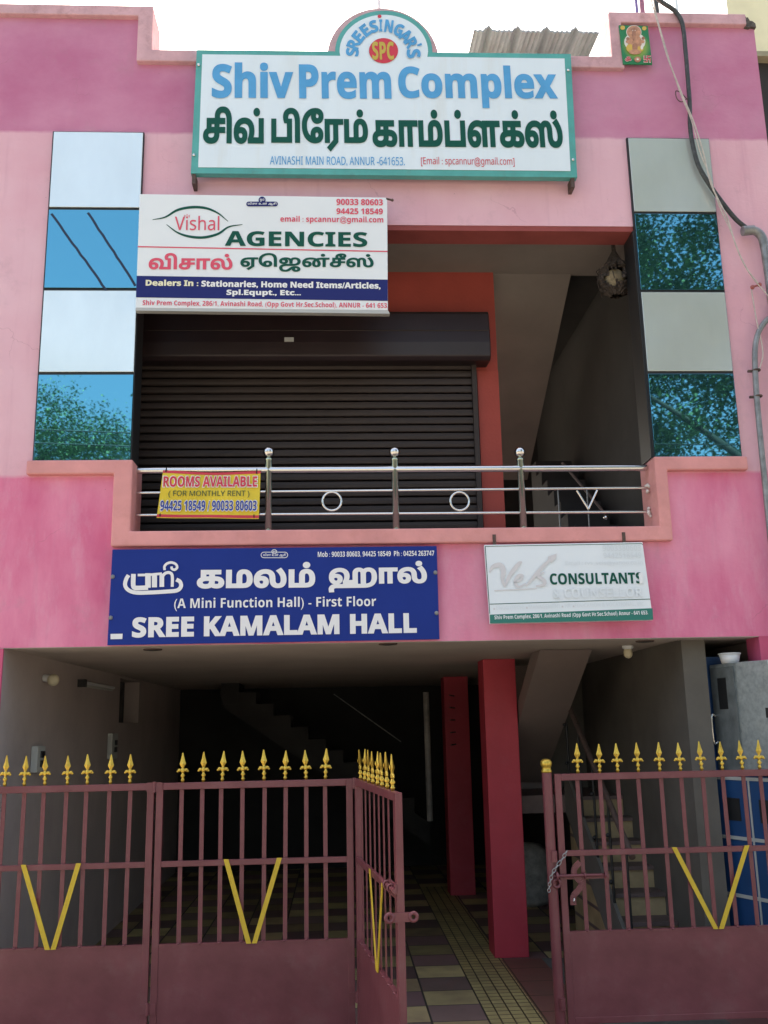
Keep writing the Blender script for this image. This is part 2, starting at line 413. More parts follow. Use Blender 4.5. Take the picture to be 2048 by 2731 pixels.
# ------------------------------------------------------------------ ground, floor
M_GROUND = mat('dusty_concrete_ground', (.17, .155, .135), .95, var=.15, scale=.8, bump=.3, bscale=8)
struct('ground', MB().add([(-400, -400, -.02), (400, -400, -.02), (400, 400, -.02), (-400, 400, -.02)], [(0, 1, 2, 3)]), M_GROUND)

def tile_material():
    m = bpy.data.materials.new('chequer_floor_tiles'); m.use_nodes = True; n = m.node_tree.nodes; l = m.node_tree.links
    b = n['Principled BSDF']; b.inputs['Roughness'].default_value = .6
    tc = n.new('ShaderNodeTexCoord'); mp = n.new('ShaderNodeMapping'); mp.inputs['Location'].default_value = (-1.045 / .4, -.68 / .4, .5); mp.inputs['Scale'].default_value = (2.5, 2.5, 0)
    l.new(tc.outputs['Object'], mp.inputs[0]); ch = n.new('ShaderNodeTexChecker'); ch.inputs['Scale'].default_value = 1.0
    l.new(mp.outputs[0], ch.inputs['Vector']); ch.inputs[1].default_value = (.50, .41, .19, 1); ch.inputs[2].default_value = (.26, .165, .145, 1)
    no = n.new('ShaderNodeTexNoise'); no.inputs['Scale'].default_value = 4; no.inputs['Detail'].default_value = 6
    l.new(tc.outputs['Object'], no.inputs['Vector'])
    mx = n.new('ShaderNodeMix'); mx.data_type = 'RGBA'; mx.inputs[7].default_value = (.17, .12, .09, 1)
    r = n.new('ShaderNodeMapRange'); r.inputs[1].default_value = .4; r.inputs[2].default_value = .8; r.inputs[4].default_value = .6
    l.new(no.outputs['Fac'], r.inputs[0]); l.new(r.outputs[0], mx.inputs[0]); l.new(ch.outputs[0], mx.inputs[6])
    wnz = n.new('ShaderNodeTexWhiteNoise'); wnz.noise_dimensions = '2D'; fl = n.new('ShaderNodeVectorMath'); fl.operation = 'FLOOR'; l.new(mp.outputs[0], fl.inputs[0]); l.new(fl.outputs[0], wnz.inputs['Vector'])
    hsv = n.new('ShaderNodeHueSaturation'); mr = n.new('ShaderNodeMapRange'); mr.inputs[3].default_value = .6; mr.inputs[4].default_value = 1.35; l.new(wnz.outputs['Value'], mr.inputs[0]); l.new(mr.outputs[0], hsv.inputs['Value'])
    mh = n.new('ShaderNodeMapRange'); mh.inputs[3].default_value = .47; mh.inputs[4].default_value = .52; l.new(wnz.outputs['Color'], mh.inputs[0]); l.new(mh.outputs[0], hsv.inputs['Hue'])
    l.new(mx.outputs[2], hsv.inputs['Color'])
    br = n.new('ShaderNodeTexBrick'); br.offset = 0; br.inputs['Scale'].default_value = 1.0; br.inputs['Brick Width'].default_value = 1; br.inputs['Row Height'].default_value = 1; br.inputs['Mortar Size'].default_value = .02
    br.inputs[1].default_value = (0, 0, 0, 1); br.inputs[2].default_value = (0, 0, 0, 1); br.inputs[3].default_value = (1, 1, 1, 1)
    l.new(mp.outputs[0], br.inputs['Vector'])
    mx2 = n.new('ShaderNodeMix'); mx2.data_type = 'RGBA'; mx2.inputs[7].default_value = (.06, .05, .04, 1)
    l.new(br.outputs[0], mx2.inputs[0]); l.new(hsv.outputs[0], mx2.inputs[6]); l.new(mx2.outputs[2], b.inputs['Base Color'])
    return m
def strip_material(w, h, col, name):
    m = bpy.data.materials.new(name); m.use_nodes = True; n = m.node_tree.nodes; l = m.node_tree.links
    b = n['Principled BSDF']; b.inputs['Roughness'].default_value = .6
    tc = n.new('ShaderNodeTexCoord'); br = n.new('ShaderNodeTexBrick'); br.offset = 0; br.inputs['Scale'].default_value = 1.0
    br.inputs['Brick Width'].default_value = w; br.inputs['Row Height'].default_value = h; br.inputs['Mortar Size'].default_value = .006
    br.inputs[1].default_value = (*col, 1); br.inputs[2].default_value = (*[c * .82 for c in col], 1); br.inputs[3].default_value = (.06, .045, .02, 1)
    l.new(tc.outputs['Object'], br.inputs['Vector'])
    no = n.new('ShaderNodeTexNoise'); no.inputs['Scale'].default_value = 3; no.inputs['Detail'].default_value = 6; l.new(tc.outputs['Object'], no.inputs['Vector'])
    mx = n.new('ShaderNodeMix'); mx.data_type = 'RGBA'; mx.inputs[7].default_value = (.14, .10, .07, 1)
    r = n.new('ShaderNodeMapRange'); r.inputs[1].default_value = .45; r.inputs[2].default_value = .8; r.inputs[4].default_value = .6
    l.new(no.outputs['Fac'], r.inputs[0]); l.new(r.outputs[0], mx.inputs[0]); l.new(br.outputs[0], mx.inputs[6]); l.new(mx.outputs[2], b.inputs['Base Color'])
    return m
struct('floor', MB().box(-2.38, 3.3, -.55, 8.0, -.10, 0.0), tile_material())
struct('floor_strip', MB().add([(1.048, -.55, .004), (1.425, -.55, .004), (1.425, 6, .004), (1.048, 6, .004)], [(0, 1, 2, 3)]), strip_material(.094, .094, (.55, .45, .19), 'yellow_path_tiles'))
struct('floor_border', MB().add([(1.425, -.55, .004), (1.78, -.55, .004), (1.78, 2.0, .004), (1.425, 2.0, .004)], [(0, 1, 2, 3)]), strip_material(.36, .42, (.26, .11, .085), 'red_border_tiles'))
struct('floor_apron', MB().add([(1.78, -.55, .004), (2.66, -.55, .004), (2.66, 2.0, .004), (1.78, 2.0, .004)], [(0, 1, 2, 3)]), mat('grey_cement', (.13, .14, .13), .9, var=.2))

# ------------------------------------------------------------------ the building
XA, XB, XC, XD = -2.2475, -1.5184, 2.4466, 3.1446
ZPT, ZPB, ZS, ZO = 6.7625, 4.0, 2.625, 5.965
XL, XR = -3.3, 3.655
B = thing('commercial_building', 'pink two storey commercial building with stepped parapet, blue glass side strips and open balcony', 'building', (0, 0, 0))
f = MB()
f.box(XL, XR, 0, .23, ZS, 3.38)
f.box(XL, -1.53, 0, .23, 3.38, ZO); f.box(XC + .004, XR, 0, .23, 3.38, ZO)
f.box(XL, XR, 0, .23, ZO, 7.45)
f.box(XL, -1.54, 0, .23, 7.45, 7.88); f.box(2.42, XR, 0, .23, 7.45, 7.88)
obj('facade_wall', f, M_FAC, B)
def xz(pts, y): return [(p[0], y, p[1]) for p in pts]
cop = [(XL, 7.834), (-1.60, 7.834), (-1.60, 7.406), (2.475, 7.406), (2.475, 7.852), (3.57, 7.852), (3.57, 7.955), (2.372, 7.955), (2.372, 7.515), (-1.478, 7.515), (-1.478, 7.93), (XL, 7.93)]
obj('parapet_coping', MB().prism(xz(cop, -.05), (0, .33, 0)), M_COP, B, bevel=.008)
rub = [(3.566, 7.846), (3.571, 7.958), (3.586, 7.935), (3.597, 7.94), (3.612, 7.905), (3.634, 7.902), (3.658, 7.878), (3.66, 7.84), (3.62, 7.85), (3.60, 7.838)]
obj('broken_plaster', MB().prism(xz(rub, -.03), (0, .2, 0)), mat('broken_cement', (.09, .08, .07), .95, var=.5, scale=40, bump=1.0, bscale=60), B)
arch = [(.437 + .475 * math.cos(a), 7.46 + .545 * math.sin(a) ** .9) for a in np.linspace(0, math.pi, 28)]
obj('parapet_arch', MB().prism(xz(arch, .02), (0, .2, 0)), M_COP, B)
# salmon trim round the balcony
trim = [(-2.278, 3.892), (-1.638, 3.892), (-1.638, 3.345), (2.536, 3.345), (2.536, 3.892), (3.17, 3.892), (3.17, 4.0), (2.44, 4.0), (2.44, 3.457), (-1.50, 3.457), (-1.50, 4.0), (-2.278, 4.0)]
obj('balcony_trim', MB().prism(xz(trim, -.06), (0, .36, 0)), M_TRIM, B, bevel=.012)
# red-orange underside of the opening's head
obj('opening_beam', MB().box(-1.53, XC, .004, .226, ZO - .045, ZO - .002), mat('dull_red_paint', (.27, .055, .05), .8, var=.15, scale=4), B)
# glass and panel strips
PANEL_GROUP = None
def strip(x0, x1):
    fr = obj('panel_frame', MB().box(x0, x1, -.022, -.002, ZPB, ZPT), M_BLACK, B)
    h = (ZPT - ZPB) / 4; g = .012; outs = []
    for k in range(4):
        a = ZPB + h * k + (g if k else .004); b_ = ZPB + h * (k + 1) - g
        glass = k in (0, 2)
        o = obj('window_pane' if glass else 'cladding_panel', MB().box(x0 + g, x1 - g * .6, -.034, -.0225, a, b_), M_GLASS if glass else M_ACP, B, bevel=.002)
        # panes never sit perfectly flat
        outs.append(o)
    return outs
left_strip = strip(XA, XB); strip(XC, XD)
M_TAPE = mat('navy_tape', (.006, .018, .05), .5)
# dark tape along two cracks in the upper pane
for a, b_ in (((215, 108), (445, 430)), ((368, 105), (566, 410))):
    A, C_ = aty(*z3(*a), -.0362), aty(*z3(*b_), -.0362); d = C_ - A; pts = []
    for t in np.linspace(0, 1, 14): pts.append(A + d * t + np.array([rnd.uniform(-.004, .004), 0, rnd.uniform(-.003, .003)]))
    tp = MB()
    for i in range(13):
        wv = np.array([.009, 0, .004]); tp.add([pts[i] - wv, pts[i] + wv, pts[i + 1] + wv, pts[i + 1] - wv], [(0, 1, 2, 3)])
    obj('crack_tape', tp, M_TAPE, left_strip[2])
# upper floor
YS = 1.03; ZC = 6.07; SXF = (7.0274 + YS) / (7.0274 + .847)
def us(v): return v * SXF
def uz(z): return 2.0263 + (z - 2.0263) * SXF
obj('balcony_floor', MB().box(-1.9, 2.80, .30, 5.0, 3.30, 3.42), M_WALL, B)
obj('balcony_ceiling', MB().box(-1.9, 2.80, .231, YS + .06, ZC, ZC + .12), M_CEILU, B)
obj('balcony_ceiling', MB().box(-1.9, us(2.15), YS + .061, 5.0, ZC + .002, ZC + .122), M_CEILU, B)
obj('shop_front_wall', MB().box(-1.9, us(1.433), YS, YS + .17, 3.42, ZC - .001), M_RED, B)
obj('shop_pilaster', MB().box(us(1.245), us(1.433) - .003, YS - .035, YS - .002, 3.42, uz(5.03)), M_RED, B)
obj('upper_side_wall', MB().box(2.62, 2.72, .231, 5.0, 3.42, 6.19), M_SHADE, B); obj('upper_side_wall', MB().box(-1.9, -1.8, .231, YS - .04, 3.42, ZC - .001), M_SHADE, B)
obj('stairwell_shade_sheet', MB().box(us(2.15) + .002, 2.80, YS + .062, 5.0, 6.185, 6.195), M_SHADE, B)  # thin near-black sheet added to darken the stairwell void
obj('upper_back_wall', MB().box(us(1.434), 2.80, 4.8, 4.9, 3.42, 6.19), M_SHADE, B)
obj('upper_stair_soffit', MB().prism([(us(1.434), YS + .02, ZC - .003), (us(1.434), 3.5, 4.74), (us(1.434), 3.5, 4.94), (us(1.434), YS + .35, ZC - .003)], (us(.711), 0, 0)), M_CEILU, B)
for X_, W_2 in ((-1.530, .012), (2.4335, .012)):
    obj('panel_return', MB().box(X_ + .0, X_ + W_2, -.018, .226, 4.004, ZO - .05), M_BLACK, B)
# rolling shutter of the upper shop
YD = YS - .845
def yd(y): return y + YD
sx0, sx1 = -1.79, us(1.235)
RS = obj('rolling_shutter', MB().box(sx0, sx1, yd(.80), yd(.843), 3.43, uz(5.08)), M_SHUT, B)
cs = MB(); zz = 3.45; pr = []
while zz < uz(5.05):
    pr += [(.800, zz), (.791, zz + .006), (.788, zz + .030), (.791, zz + .056), (.800, zz + .062)]; zz += .072
V = [(x, yd(y), z) for x in (sx0 + .03, us(1.19)) for (y, z) in pr]; k = len(pr)
cs.add(V, [(i, i + k, i + k + 1, i + 1) for i in range(k - 1)], False)
obj('shutter_curtain', cs, M_SHUT, RS)
obj('guide_rail', MB().box(us(1.19), us(1.232), yd(.755), yd(.7985), 3.43, uz(5.08)), M_SHUT, RS)
hood = [(.842, 5.07), (.62, 5.05), (.58, 5.08), (.57, 5.20), (.60, 5.47), (.62, 5.50), (.842, 5.50)]
hb = MB().prism([(sx0, yd(y), uz(z)) for y, z in hood], (us(1.335) - sx0, 0, 0))
obj('shutter_hood', hb, mat('dark_maroon_steel', (.022, .013, .014), .4, var=.1), RS, bevel=.01)
obj('hood_seam', MB().tube([(sx0, yd(.580), uz(5.31)), (us(1.335), yd(.580), uz(5.31))], .006, 6), M_SHUT, RS)
hl = aty(*D(624, 730), yd(.53)); obj('hood_label', MB().box(hl[0] - .04, hl[0] + .04, yd(.565), yd(.595), hl[2] - .02, hl[2] + .02), M_PALE, RS)
# ground floor shell
obj('hall_ceiling', MB().box(XL, XR, .231, 8.05, ZS, ZS + .12), M_CEIL, B)
obj('entrance_soffit', MB().box(XL, XR, .002, .2305, ZS - .004, ZS - .001), M_CEIL, B)
lw = MB()
for (y0, y1, z0, z1_) in ((.003, 3.80, 0, ZS + .05), (3.80, 4.85, 0, 2.12), (4.85, 7.95, 0, ZS + .05), (3.80, 4.85, 2.60, ZS + .05)):
    lw.box(-2.62, -2.375, y0, y1, z0, z1_)
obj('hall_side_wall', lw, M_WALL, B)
obj('wall_vent', MB().box(-2.62, -2.55, 3.80, 4.85, 2.12, 2.60), mat('dark_vent', (.05, .05, .05), .9, var=.6, scale=6), B)  # mottled near-black backing set in the wall opening
obj('wall_end', MB().box(XL, -2.370, -.02, -.002, -.02, ZS - .006), M_MAG, B)
obj('hall_back_wall', MB().box(-2.80, 3.8, 7.951, 8.1, 0, ZS + .08), M_SHADE, B)
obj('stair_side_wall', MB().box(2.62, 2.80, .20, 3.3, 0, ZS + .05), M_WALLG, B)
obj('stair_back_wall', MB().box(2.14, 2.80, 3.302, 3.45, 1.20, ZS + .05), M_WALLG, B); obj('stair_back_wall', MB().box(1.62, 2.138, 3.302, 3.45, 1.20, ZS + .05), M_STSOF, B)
obj('landing_wall', MB().box(2.60, 2.80, 3.452, 6.5, 0, ZS + .05), M_SHADE, B)
obj('corner_pier', MB().box(3.139, XR, -.001, .23, 0, ZS - .001), M_MAG, B)
obj('outer_wall', MB().box(3.30, XR, .232, 8.0, 0, ZS + .05), M_WALL, B)
def pillar(x, y, m, mark=False):
    p = obj('pillar', MB().box(x, x + .307, y, y + .34, .0, ZS - .001), m, B, bevel=.006)
    return p
pillar(1.379, 2.07, M_PIL); pillar(1.36, 5.31, M_PIL)
obj('stair_soffit', MB().prism([(1.70, .98, ZS - .004), (1.70, 3.25, 1.43), (1.70, 3.25, 1.62), (1.70, 1.35, ZS - .004)], (.44, 0, 0)), M_STSOF, B)
for k in range(5):
    obj('wall_rung', MB().tube([(1.30, 4.2, 2.36 - .14 * k), (1.40, 4.6, 2.36 - .14 * k)], .009, 6), M_BROWN, B)
# building behind the parapet: the body that holds the roof
obj('roof_slab', MB().box(XL, XR, .232, 8.0, 6.2, 6.4), M_GROUND, B)

# ------------------------------------------------------------------ staircases
S = thing('staircase', 'tiled staircase with steel handrail rising behind the gate beside the crimson pillar', 'staircase', (2.38, .3, 0))
st = MB(); rs = MB()
for i in range(8):
    y0 = .30 + .25 * i; z0 = .17 * i
    st.box(2.17, 2.618, y0 - .02, 2.30, z0 + .14, z0 + .17)
    rs.box(2.17, 2.618, y0, 2.295, z0, z0 + .139)
obj('tread', st, M_STEPD, S); obj('riser', rs, M_STEP, S)
obj('stringer', MB().prism([(2.14, .24, 0), (2.14, .24, .22), (2.14, 2.2, 1.55), (2.14, 2.3, 1.55), (2.14, 2.3, 1.2), (2.14, .55, 0)], (.028, 0, 0)), M_WALLG, S)
obj('landing', MB().box(1.71, 2.618, 2.302, 3.30, 1.20, 1.36), M_STEPD, S)
hr = MB().tube([(2.155, .30, 1.05), (2.155, 2.35, 2.42)], .024, 10)
obj('handrail', hr, M_BROWN, S)
for i in range(5):
    y = .45 + .42 * i; z = .22 + (y - .24) * .68
    bb = MB().tube([(2.155, y, z - .1), (2.155, y, z + .80)], .011, 8); bb.ball((2.135, y - .01, z + .15), .018, 8); bb.ball((2.135, y - .01, z + .5), .018, 8)
    obj('baluster', bb, M_BLACK, S)
S2 = thing('back_staircase', 'dim concrete staircase along the back wall of the dark hall', 'staircase', (0, 6.2, 0))
bs = MB()
for i in range(11):
    x1 = 1.0 - .23 * i; bs.box(x1 - .23, x1, 6.0, 6.8, .80 + .155 * i, .95 + .155 * i + .155)
obj('steps', bs, M_SHADE2, S2)
obj('soffit_slab', MB().prism([(1.2, 6.05, .5), (1.2, 6.05, .78), (-1.5, 6.05, 2.58), (-1.5, 6.05, 2.3)], (0, .7, 0)), M_SHADE2, S2)
obj('handrail', MB().tube([(-.04, 5.98, 2.457), (.841, 5.98, 1.821)], .008, 6), M_PIPE, S2)
US = thing('upper_staircase', 'shadowy stair with thin steel rail behind the balcony opening', 'staircase', (2.3, 1.2, 3.42))
us_ = MB()
for i in range(8): us_.box(2.16, 2.55, 1.1 + .25 * i, 3.1, 3.42 + .17 * i, 3.42 + .17 * (i + 1))
obj('steps', us_, M_SHADE, US)
obj('handrail', MB().tube([aty(*D(1215, 1000), 1.25), aty(*D(1309, 1112), .8)], .012, 8), M_BROWN, US)
for q in ((1205, 1055), (1268, 1060)):
    a = aty(*D(*q), .9); obj('baluster', MB().tube([(a[0], a[1], 3.42), (a[0], a[1], 3.98)], .006, 6), M_PIPE, US)
obj('rail_end', MB().ball(aty(*D(1309, 1118), .8), .022, 8), M_STEEL, US)

# ------------------------------------------------------------------ balcony railing
R = thing('balcony_railing', 'polished steel balcony railing with ball topped posts, two rings and a small V', 'railing', (.45, .12, 3.457))
RY = .10
def rail_pt(px, py): return aty(*D(px, py), RY)
def hbar(name, a, b_, r):
    A, C_ = rail_pt(*a), rail_pt(*b_); d = (C_ - A) / np.linalg.norm(C_ - A)
    return obj(name, MB().tube([A, C_], r, 16), M_STEEL, R)
hbar('top_rail', (294, 1017), (1396, 1011), .026)
hbar('bar', (294, 1065), (1398, 1054), .0105); hbar('bar', (294, 1113), (1402, 1106), .0105)
post_me = None
for (px, pb) in ((580, 1145), (854, 1143), (1127, 1140)):
    a = rail_pt(px, 1060); X = a[0]; zt = rail_pt(px, 992)[2]
    m = MB().lathe([(.026, 3.455), (.026, zt - .012), (.030, zt - .010), (.030, zt + .004), (.012, zt + .010), (.012, zt + .018)], (X, RY, 0), 18)
    m2 = MB().lathe([(.04, 3.452), (.038, 3.470), (.027, 3.482)], (X, RY, 0), 18)
    p = obj('post', m, M_POST, R); obj('base_flange', m2, M_STEEL, p)
    obj('ball_finial', MB().ball((X, RY, zt + .056), .043, 20), M_STEEL, p)
for px in (717, 993):
    c = rail_pt(px, 1083); obj('ring', MB().torus(c, .072, .0095), M_STEEL, R)
va, vb, vc = rail_pt(1246, 1060), rail_pt(1271, 1100), rail_pt(1290, 1059)
obj('v_ornament', MB().tube([va, vb], .009, 8).tube([vb, vc], .009, 8), M_STEEL, R)
for q in ((1393, 1054), (1397, 1106)):
    c = rail_pt(*q); m = MB()
    for i in range(7): m.ball((c[0] + rnd.uniform(.01, .035), RY + rnd.uniform(-.02, .02), c[2] + rnd.uniform(-.035, .03)), rnd.uniform(.008, .016), 6)
    obj('cement_patch', m, mat('white_cement', (.62, .58, .54), .95), R)

# banner tied to the railing
bn = Board('rent_banner', 'yellow rooms for rent banner tied across the steel balcony rails', 'banner', [z5(705, 88), z5(1126, 92), z5(1118, 297), z5(677, 294)], .062, .062, .0, None)
nb, nh = 30, 12
def bxy(u, v):
    TL, TR, BR, BL = bn.corners
    p = (TL * (1 - u) + TR * u) * (1 - v) + (BL * (1 - u) + BR * u) * v
    return p + bn.n * (.006 * math.sin(u * 9 + v * 3) * 1.0 + .004 * math.sin(v * 8 - u * 4)) + np.array([0, 0, -.012 * math.sin(math.pi * u) * (1 - v)])
g = MB(); g.add([bxy(i / nb, j / nh) for j in range(nh + 1) for i in range(nb + 1)], [(j * (nb + 1) + i, j * (nb + 1) + i + 1, (j + 1) * (nb + 1) + i + 1, (j + 1) * (nb + 1) + i) for j in range(nh) for i in range(nb)], True)
obj('cloth', g, M_BANY, bn.root)
for v0, v1 in ((0.0, .055), (.925, .985)):
    e = MB(); e.add([bxy(i / nb, v) + bn.n * .002 for v in (v0, v1) for i in range(nb + 1)], [(i, i + 1, nb + 2 + i, nb + 1 + i) for i in range(nb)], True)
    obj('border', e, M_TRED, bn.root)
for (u, v) in ((.03, .02), (.96, .03), (.03, .95), (.95, .95)):
    c = bxy(u, v); obj('tie', MB().tube([c + np.array([0, .02, .035]), c + bn.n * .012, c + np.array([.004, .02, -.02])], .004, 6), M_BLACK, bn.root)
bn.text('ROOMS AVAILABLE', *z5(702, 112), *z5(1114, 164), M_WHITE, .075, 0.0, 5.0); bn.text('ROOMS AVAILABLE', *z5(706, 115), *z5(1111, 161), M_TRED, .03, 0, 6)
bn.text('( FOR MONTHLY RENT )', *z5(728, 177), *z5(1078, 208), mat('banner_dark_green', (.03, .07, .02), .5), .008, 0, 5.5)
bn.text('94425 18549 / 90033 80603', *z5(690, 217), *z5(1112, 267), M_WHITE, .075, 0, 5.0); bn.text('94425 18549 / 90033 80603', *z5(693, 220), *z5(1109, 264), mat('banner_blue', (.02, .05, .30), .5), .025, 0, 6)

# ------------------------------------------------------------------ the big signboard
A_ = dict(TL=z1(850, 215), TR=z2(807, 233), BR=z2(835, 766), BL=z1(824, 748))
mains = Board('main_signboard', 'large white name board in a teal frame with an arched top, highest on the facade', 'signboard', [A_['TL'], A_['TR'], A_['BR'], A_['BL']], -.13, -.13, .0, None)
def mp_(x, y, off=0.0): return mains.px(x, y, off)
# outline with the arch on top, in the board's plane
aL, aR = zarch(180, 566), zarch(1258, 582); ac = ((aL[0] + aR[0]) / 2, (aL[1] + aR[1]) / 2); atop = zarch(700, 118)[1]
def arch_pts(inset):
    out = []
    rx = (aR[0] - aL[0]) / 2 - inset; ry = ac[1] - atop - inset
    for a in np.linspace(math.pi, 0, 30):
        out.append((ac[0] + rx * math.cos(a), ac[1] - ry * math.sin(a)))
    return out
i_ = 16
outer = [A_['BL'], A_['TL'], (aL[0], A_['TL'][1] + .011 * (aL[0] - A_['TL'][0]))] + arch_pts(0) + [(aR[0], A_['TL'][1] + .011 * (aR[0] - A_['TL'][0])), A_['TR'], A_['BR']]
inner = [(A_['BL'][0] + 20, A_['BL'][1] - 15), (A_['TL'][0] + 15, A_['TL'][1] + 13), (aL[0] + 14, A_['TL'][1] + 13 + .011 * (aL[0] - A_['TL'][0]))] + arch_pts(12) + [(aR[0] - 14, A_['TL'][1] + 13 + .011 * (aR[0] - A_['TL'][0])), (A_['TR'][0] - 17, A_['TR'][1] + 13), (A_['BR'][0] - 18, A_['BR'][1] - 16)]
mains.poly(outer, M_TEAL, 'frame', 0, .06)
face = mains.poly(inner, mat('sign_face_white', (.70, .81, .86), .35, var=.02, scale=2, damt=.25, dirt=(.55, .50, .36), dscale=1.2, stretch=(3, 1, .4)), 'face', 2, .003)
BT = M_TBLUE
mains.text('Shiv', *z1(915, 272), *z1(1268, 427), BT, .040, .004, 4); mains.text('Prem', *z1(1293, 281), *D(846, 215), BT, .040, .003, 4)
c0, c1 = z2(65, 283), z2(755, 470); mains.text('Complex', c0[0], c0[1], c1[0], c1[1] - 1, BT, .040, .004, 4)
TG = M_TGREEN
mains.text('சிவ்', *z1(877, 462), *z1(1140, 624), TG, .042, .004, 4); mains.text('பிரேம்'.replace('ரே', 'ேர'), *z1(1172, 468), *z1(1592, 657), TG, .042, .004, 4)
c0, c1 = z1(1610, 475), z2(775, 641); mains.text('காம்ப்ளக்ஸ்', c0[0], c0[1], c1[0], c0[1] + 101, TG, .042, .004, 4)
c0, c1 = z1(1166, 676), z2(90, 716); mains.text('AVINASHI MAIN ROAD, ANNUR -641653.', c0[0], c0[1] + .5, c1[0], c0[1] + 26.5, BT, .006, .007, 4, res=3)
mains.text('[Email : spcannur@gmail.com]', *z2(160, 680), *z2(564, 722), M_TRED, .002, .006, 4, res=3)
for ki, (ch, x, y, r, h, wd) in enumerate((('S', 372, 582, -86, 150, 100), ('R', 385, 495, -68, 145, 110), ('E', 437, 415, -52, 145, 95), ('E', 515, 345, -38, 145, 90), ('S', 608, 302, -18, 145, 95), ('I', 685, 292, 0, 140, 36), ('N', 775, 300, 8, 145, 100), ('G', 883, 342, 24, 145, 105), ('A', 962, 408, 42, 150, 125), ('R', 1022, 490, 60, 145, 110), ("'", 1112, 508, 70, 55, 26), ('S', 1048, 606, 84, 160, 105))):
    ov, tr, b0, b1 = glyph_tris(ch, .045)
    uv = (ov - (b0 + b1) / 2) / (b1 - b0) * np.array([wd * .92, h * .96]); a = math.radians(-r)
    rot = np.stack([uv[:, 0] * math.cos(a) - uv[:, 1] * math.sin(a), uv[:, 0] * math.sin(a) + uv[:, 1] * math.cos(a)], 1)
    P = [mp_(*zarch(x + q[0], y - q[1]), off=.0085 + .0006 * ki) for q in rot]
    obj('lettering', MB().add(P, [tuple(t) for t in tr]), BT, mains.root)
mains.ellipse(*zarch(672, 188), 5.2, 4.6, M_TRED, 'letter_dot', 4)
mains.ellipse(*zarch(716, 568), 38.8, 33.5, M_TRED, 'roundel', 4)
c0, c1 = zarch(594, 470), zarch(836, 672); mains.text('SPC', *c0, *c1, M_TGOLD, .035, 0, 5)
for q in (z1(859, 283), z1(838, 672), z2(795, 306), z2(816, 692)):
    mains.stroke([], M_STEEL) if False else obj('bolt', MB().ball(mp_(*q, off=.008), .012, 8, (1, .6, 1)), M_STEEL, mains.root)
for q in (z1(836, 775), z2(818, 790)):
    c = mp_(*q); obj('bracket', MB().box(c[0] - .014, c[0] + .014, c[1] + .01, -.005, c[2] - .03, c[2] + .06), M_BROWN, mains.root)

# ------------------------------------------------------------------ agency sign
ag = Board('agency_sign', 'white agency sign with an eye shaped emblem and navy band, hung over the balcony opening', 'sign', [z3(583, 27), z3(1616, 42), z3(1619, 512), z3(566, 502)], -.20, -.15, .07, M_SIGNW)
def eye(pts, wd, m, lay=1): ag.stroke([(smooth_pts([z3(*p) for p in pts]), wd)], m, 'emblem_curve', lay)
def taper(n_pts, a, b_, n=8):
    k = (n_pts - 1) * n + 1; return [a + (b_ - a) * math.sin(math.pi * i / (k - 1)) for i in range(k)]
eye([(637, 135), (690, 124), (740, 95), (800, 83), (860, 87), (910, 108), (952, 142)], taper(7, 1.5, 7), M_TGREEN)
eye([(695, 155), (740, 188), (790, 205), (850, 209), (910, 194), (955, 165), (1012, 155)], taper(7, 1.5, 7), M_TGREEN)
ag.text('Vishal', *z3(729, 119), *z3(915, 179), M_TPINK, .004, .006, 2)
ag.stroke([([z3(770, 126), z3(769, 115), z3(775, 121), z3(781, 112), z3(786, 121), z3(792, 115), z3(790, 126)], 1.6)], M_TPINK, 'crown_mark', 2)
ag.text('AGENCIES', *z3(938, 182), *z3(1533, 245), M_TGREEN, .03, .008, 2)
ag.text('90033 80603', *z3(1404, 48), *z3(1598, 74), M_TPINK, .03, .01, 2, res=3); ag.text('94425 18549', *z3(1404, 87), *z3(1598, 112), M_TPINK, .03, .008, 2, res=3)
ag.text('email : spcannur@gmail.com', *z3(1170, 119), *z3(1600, 151), M_TPINK, .022, .008, 2, res=3)
ag.poly([z3(575, 245), z3(1617, 265), z3(1617, 270), z3(575, 250)], M_TPINK, 'red_line', 1)
ag.text('விசால்', *z3(620, 274), *z3(970, 343), M_TPINK, .03, .004, 2)
ag.text('ஏஜென்சீஸ்'.replace('ஜெ', 'ெஜ'), *z3(1003, 274), *z3(1560, 352), M_TGREEN, .03, .004, 2)
ag.poly([z3(570.5, 369), z3(1618, 385), z3(1618, 474), z3(567.5, 459)], M_TNAVY, 'navy_band', 1)
ag.text('Dealers In :', *z3(608, 385), *z3(828, 411), M_CREAM, .045, .009, 2, res=3); ag.text('Stationaries, Home Need Items/Articles,', *z3(840, 388), *z3(1588, 419), M_WHITE, .045, .012, 2, res=3)
ag.text('Spl.Equpt., Etc...', *z3(945, 426), *z3(1256, 456), M_WHITE, .045, .006, 2, res=3)
ag.text('Shiv Prem Complex, 286/1, Avinashi Road, (Opp Govt Hr.Sec.School), ANNUR - 641 653.', *z3(595, 470), *z3(1620, 498), M_TPINK, .012, .012, 2, res=2)
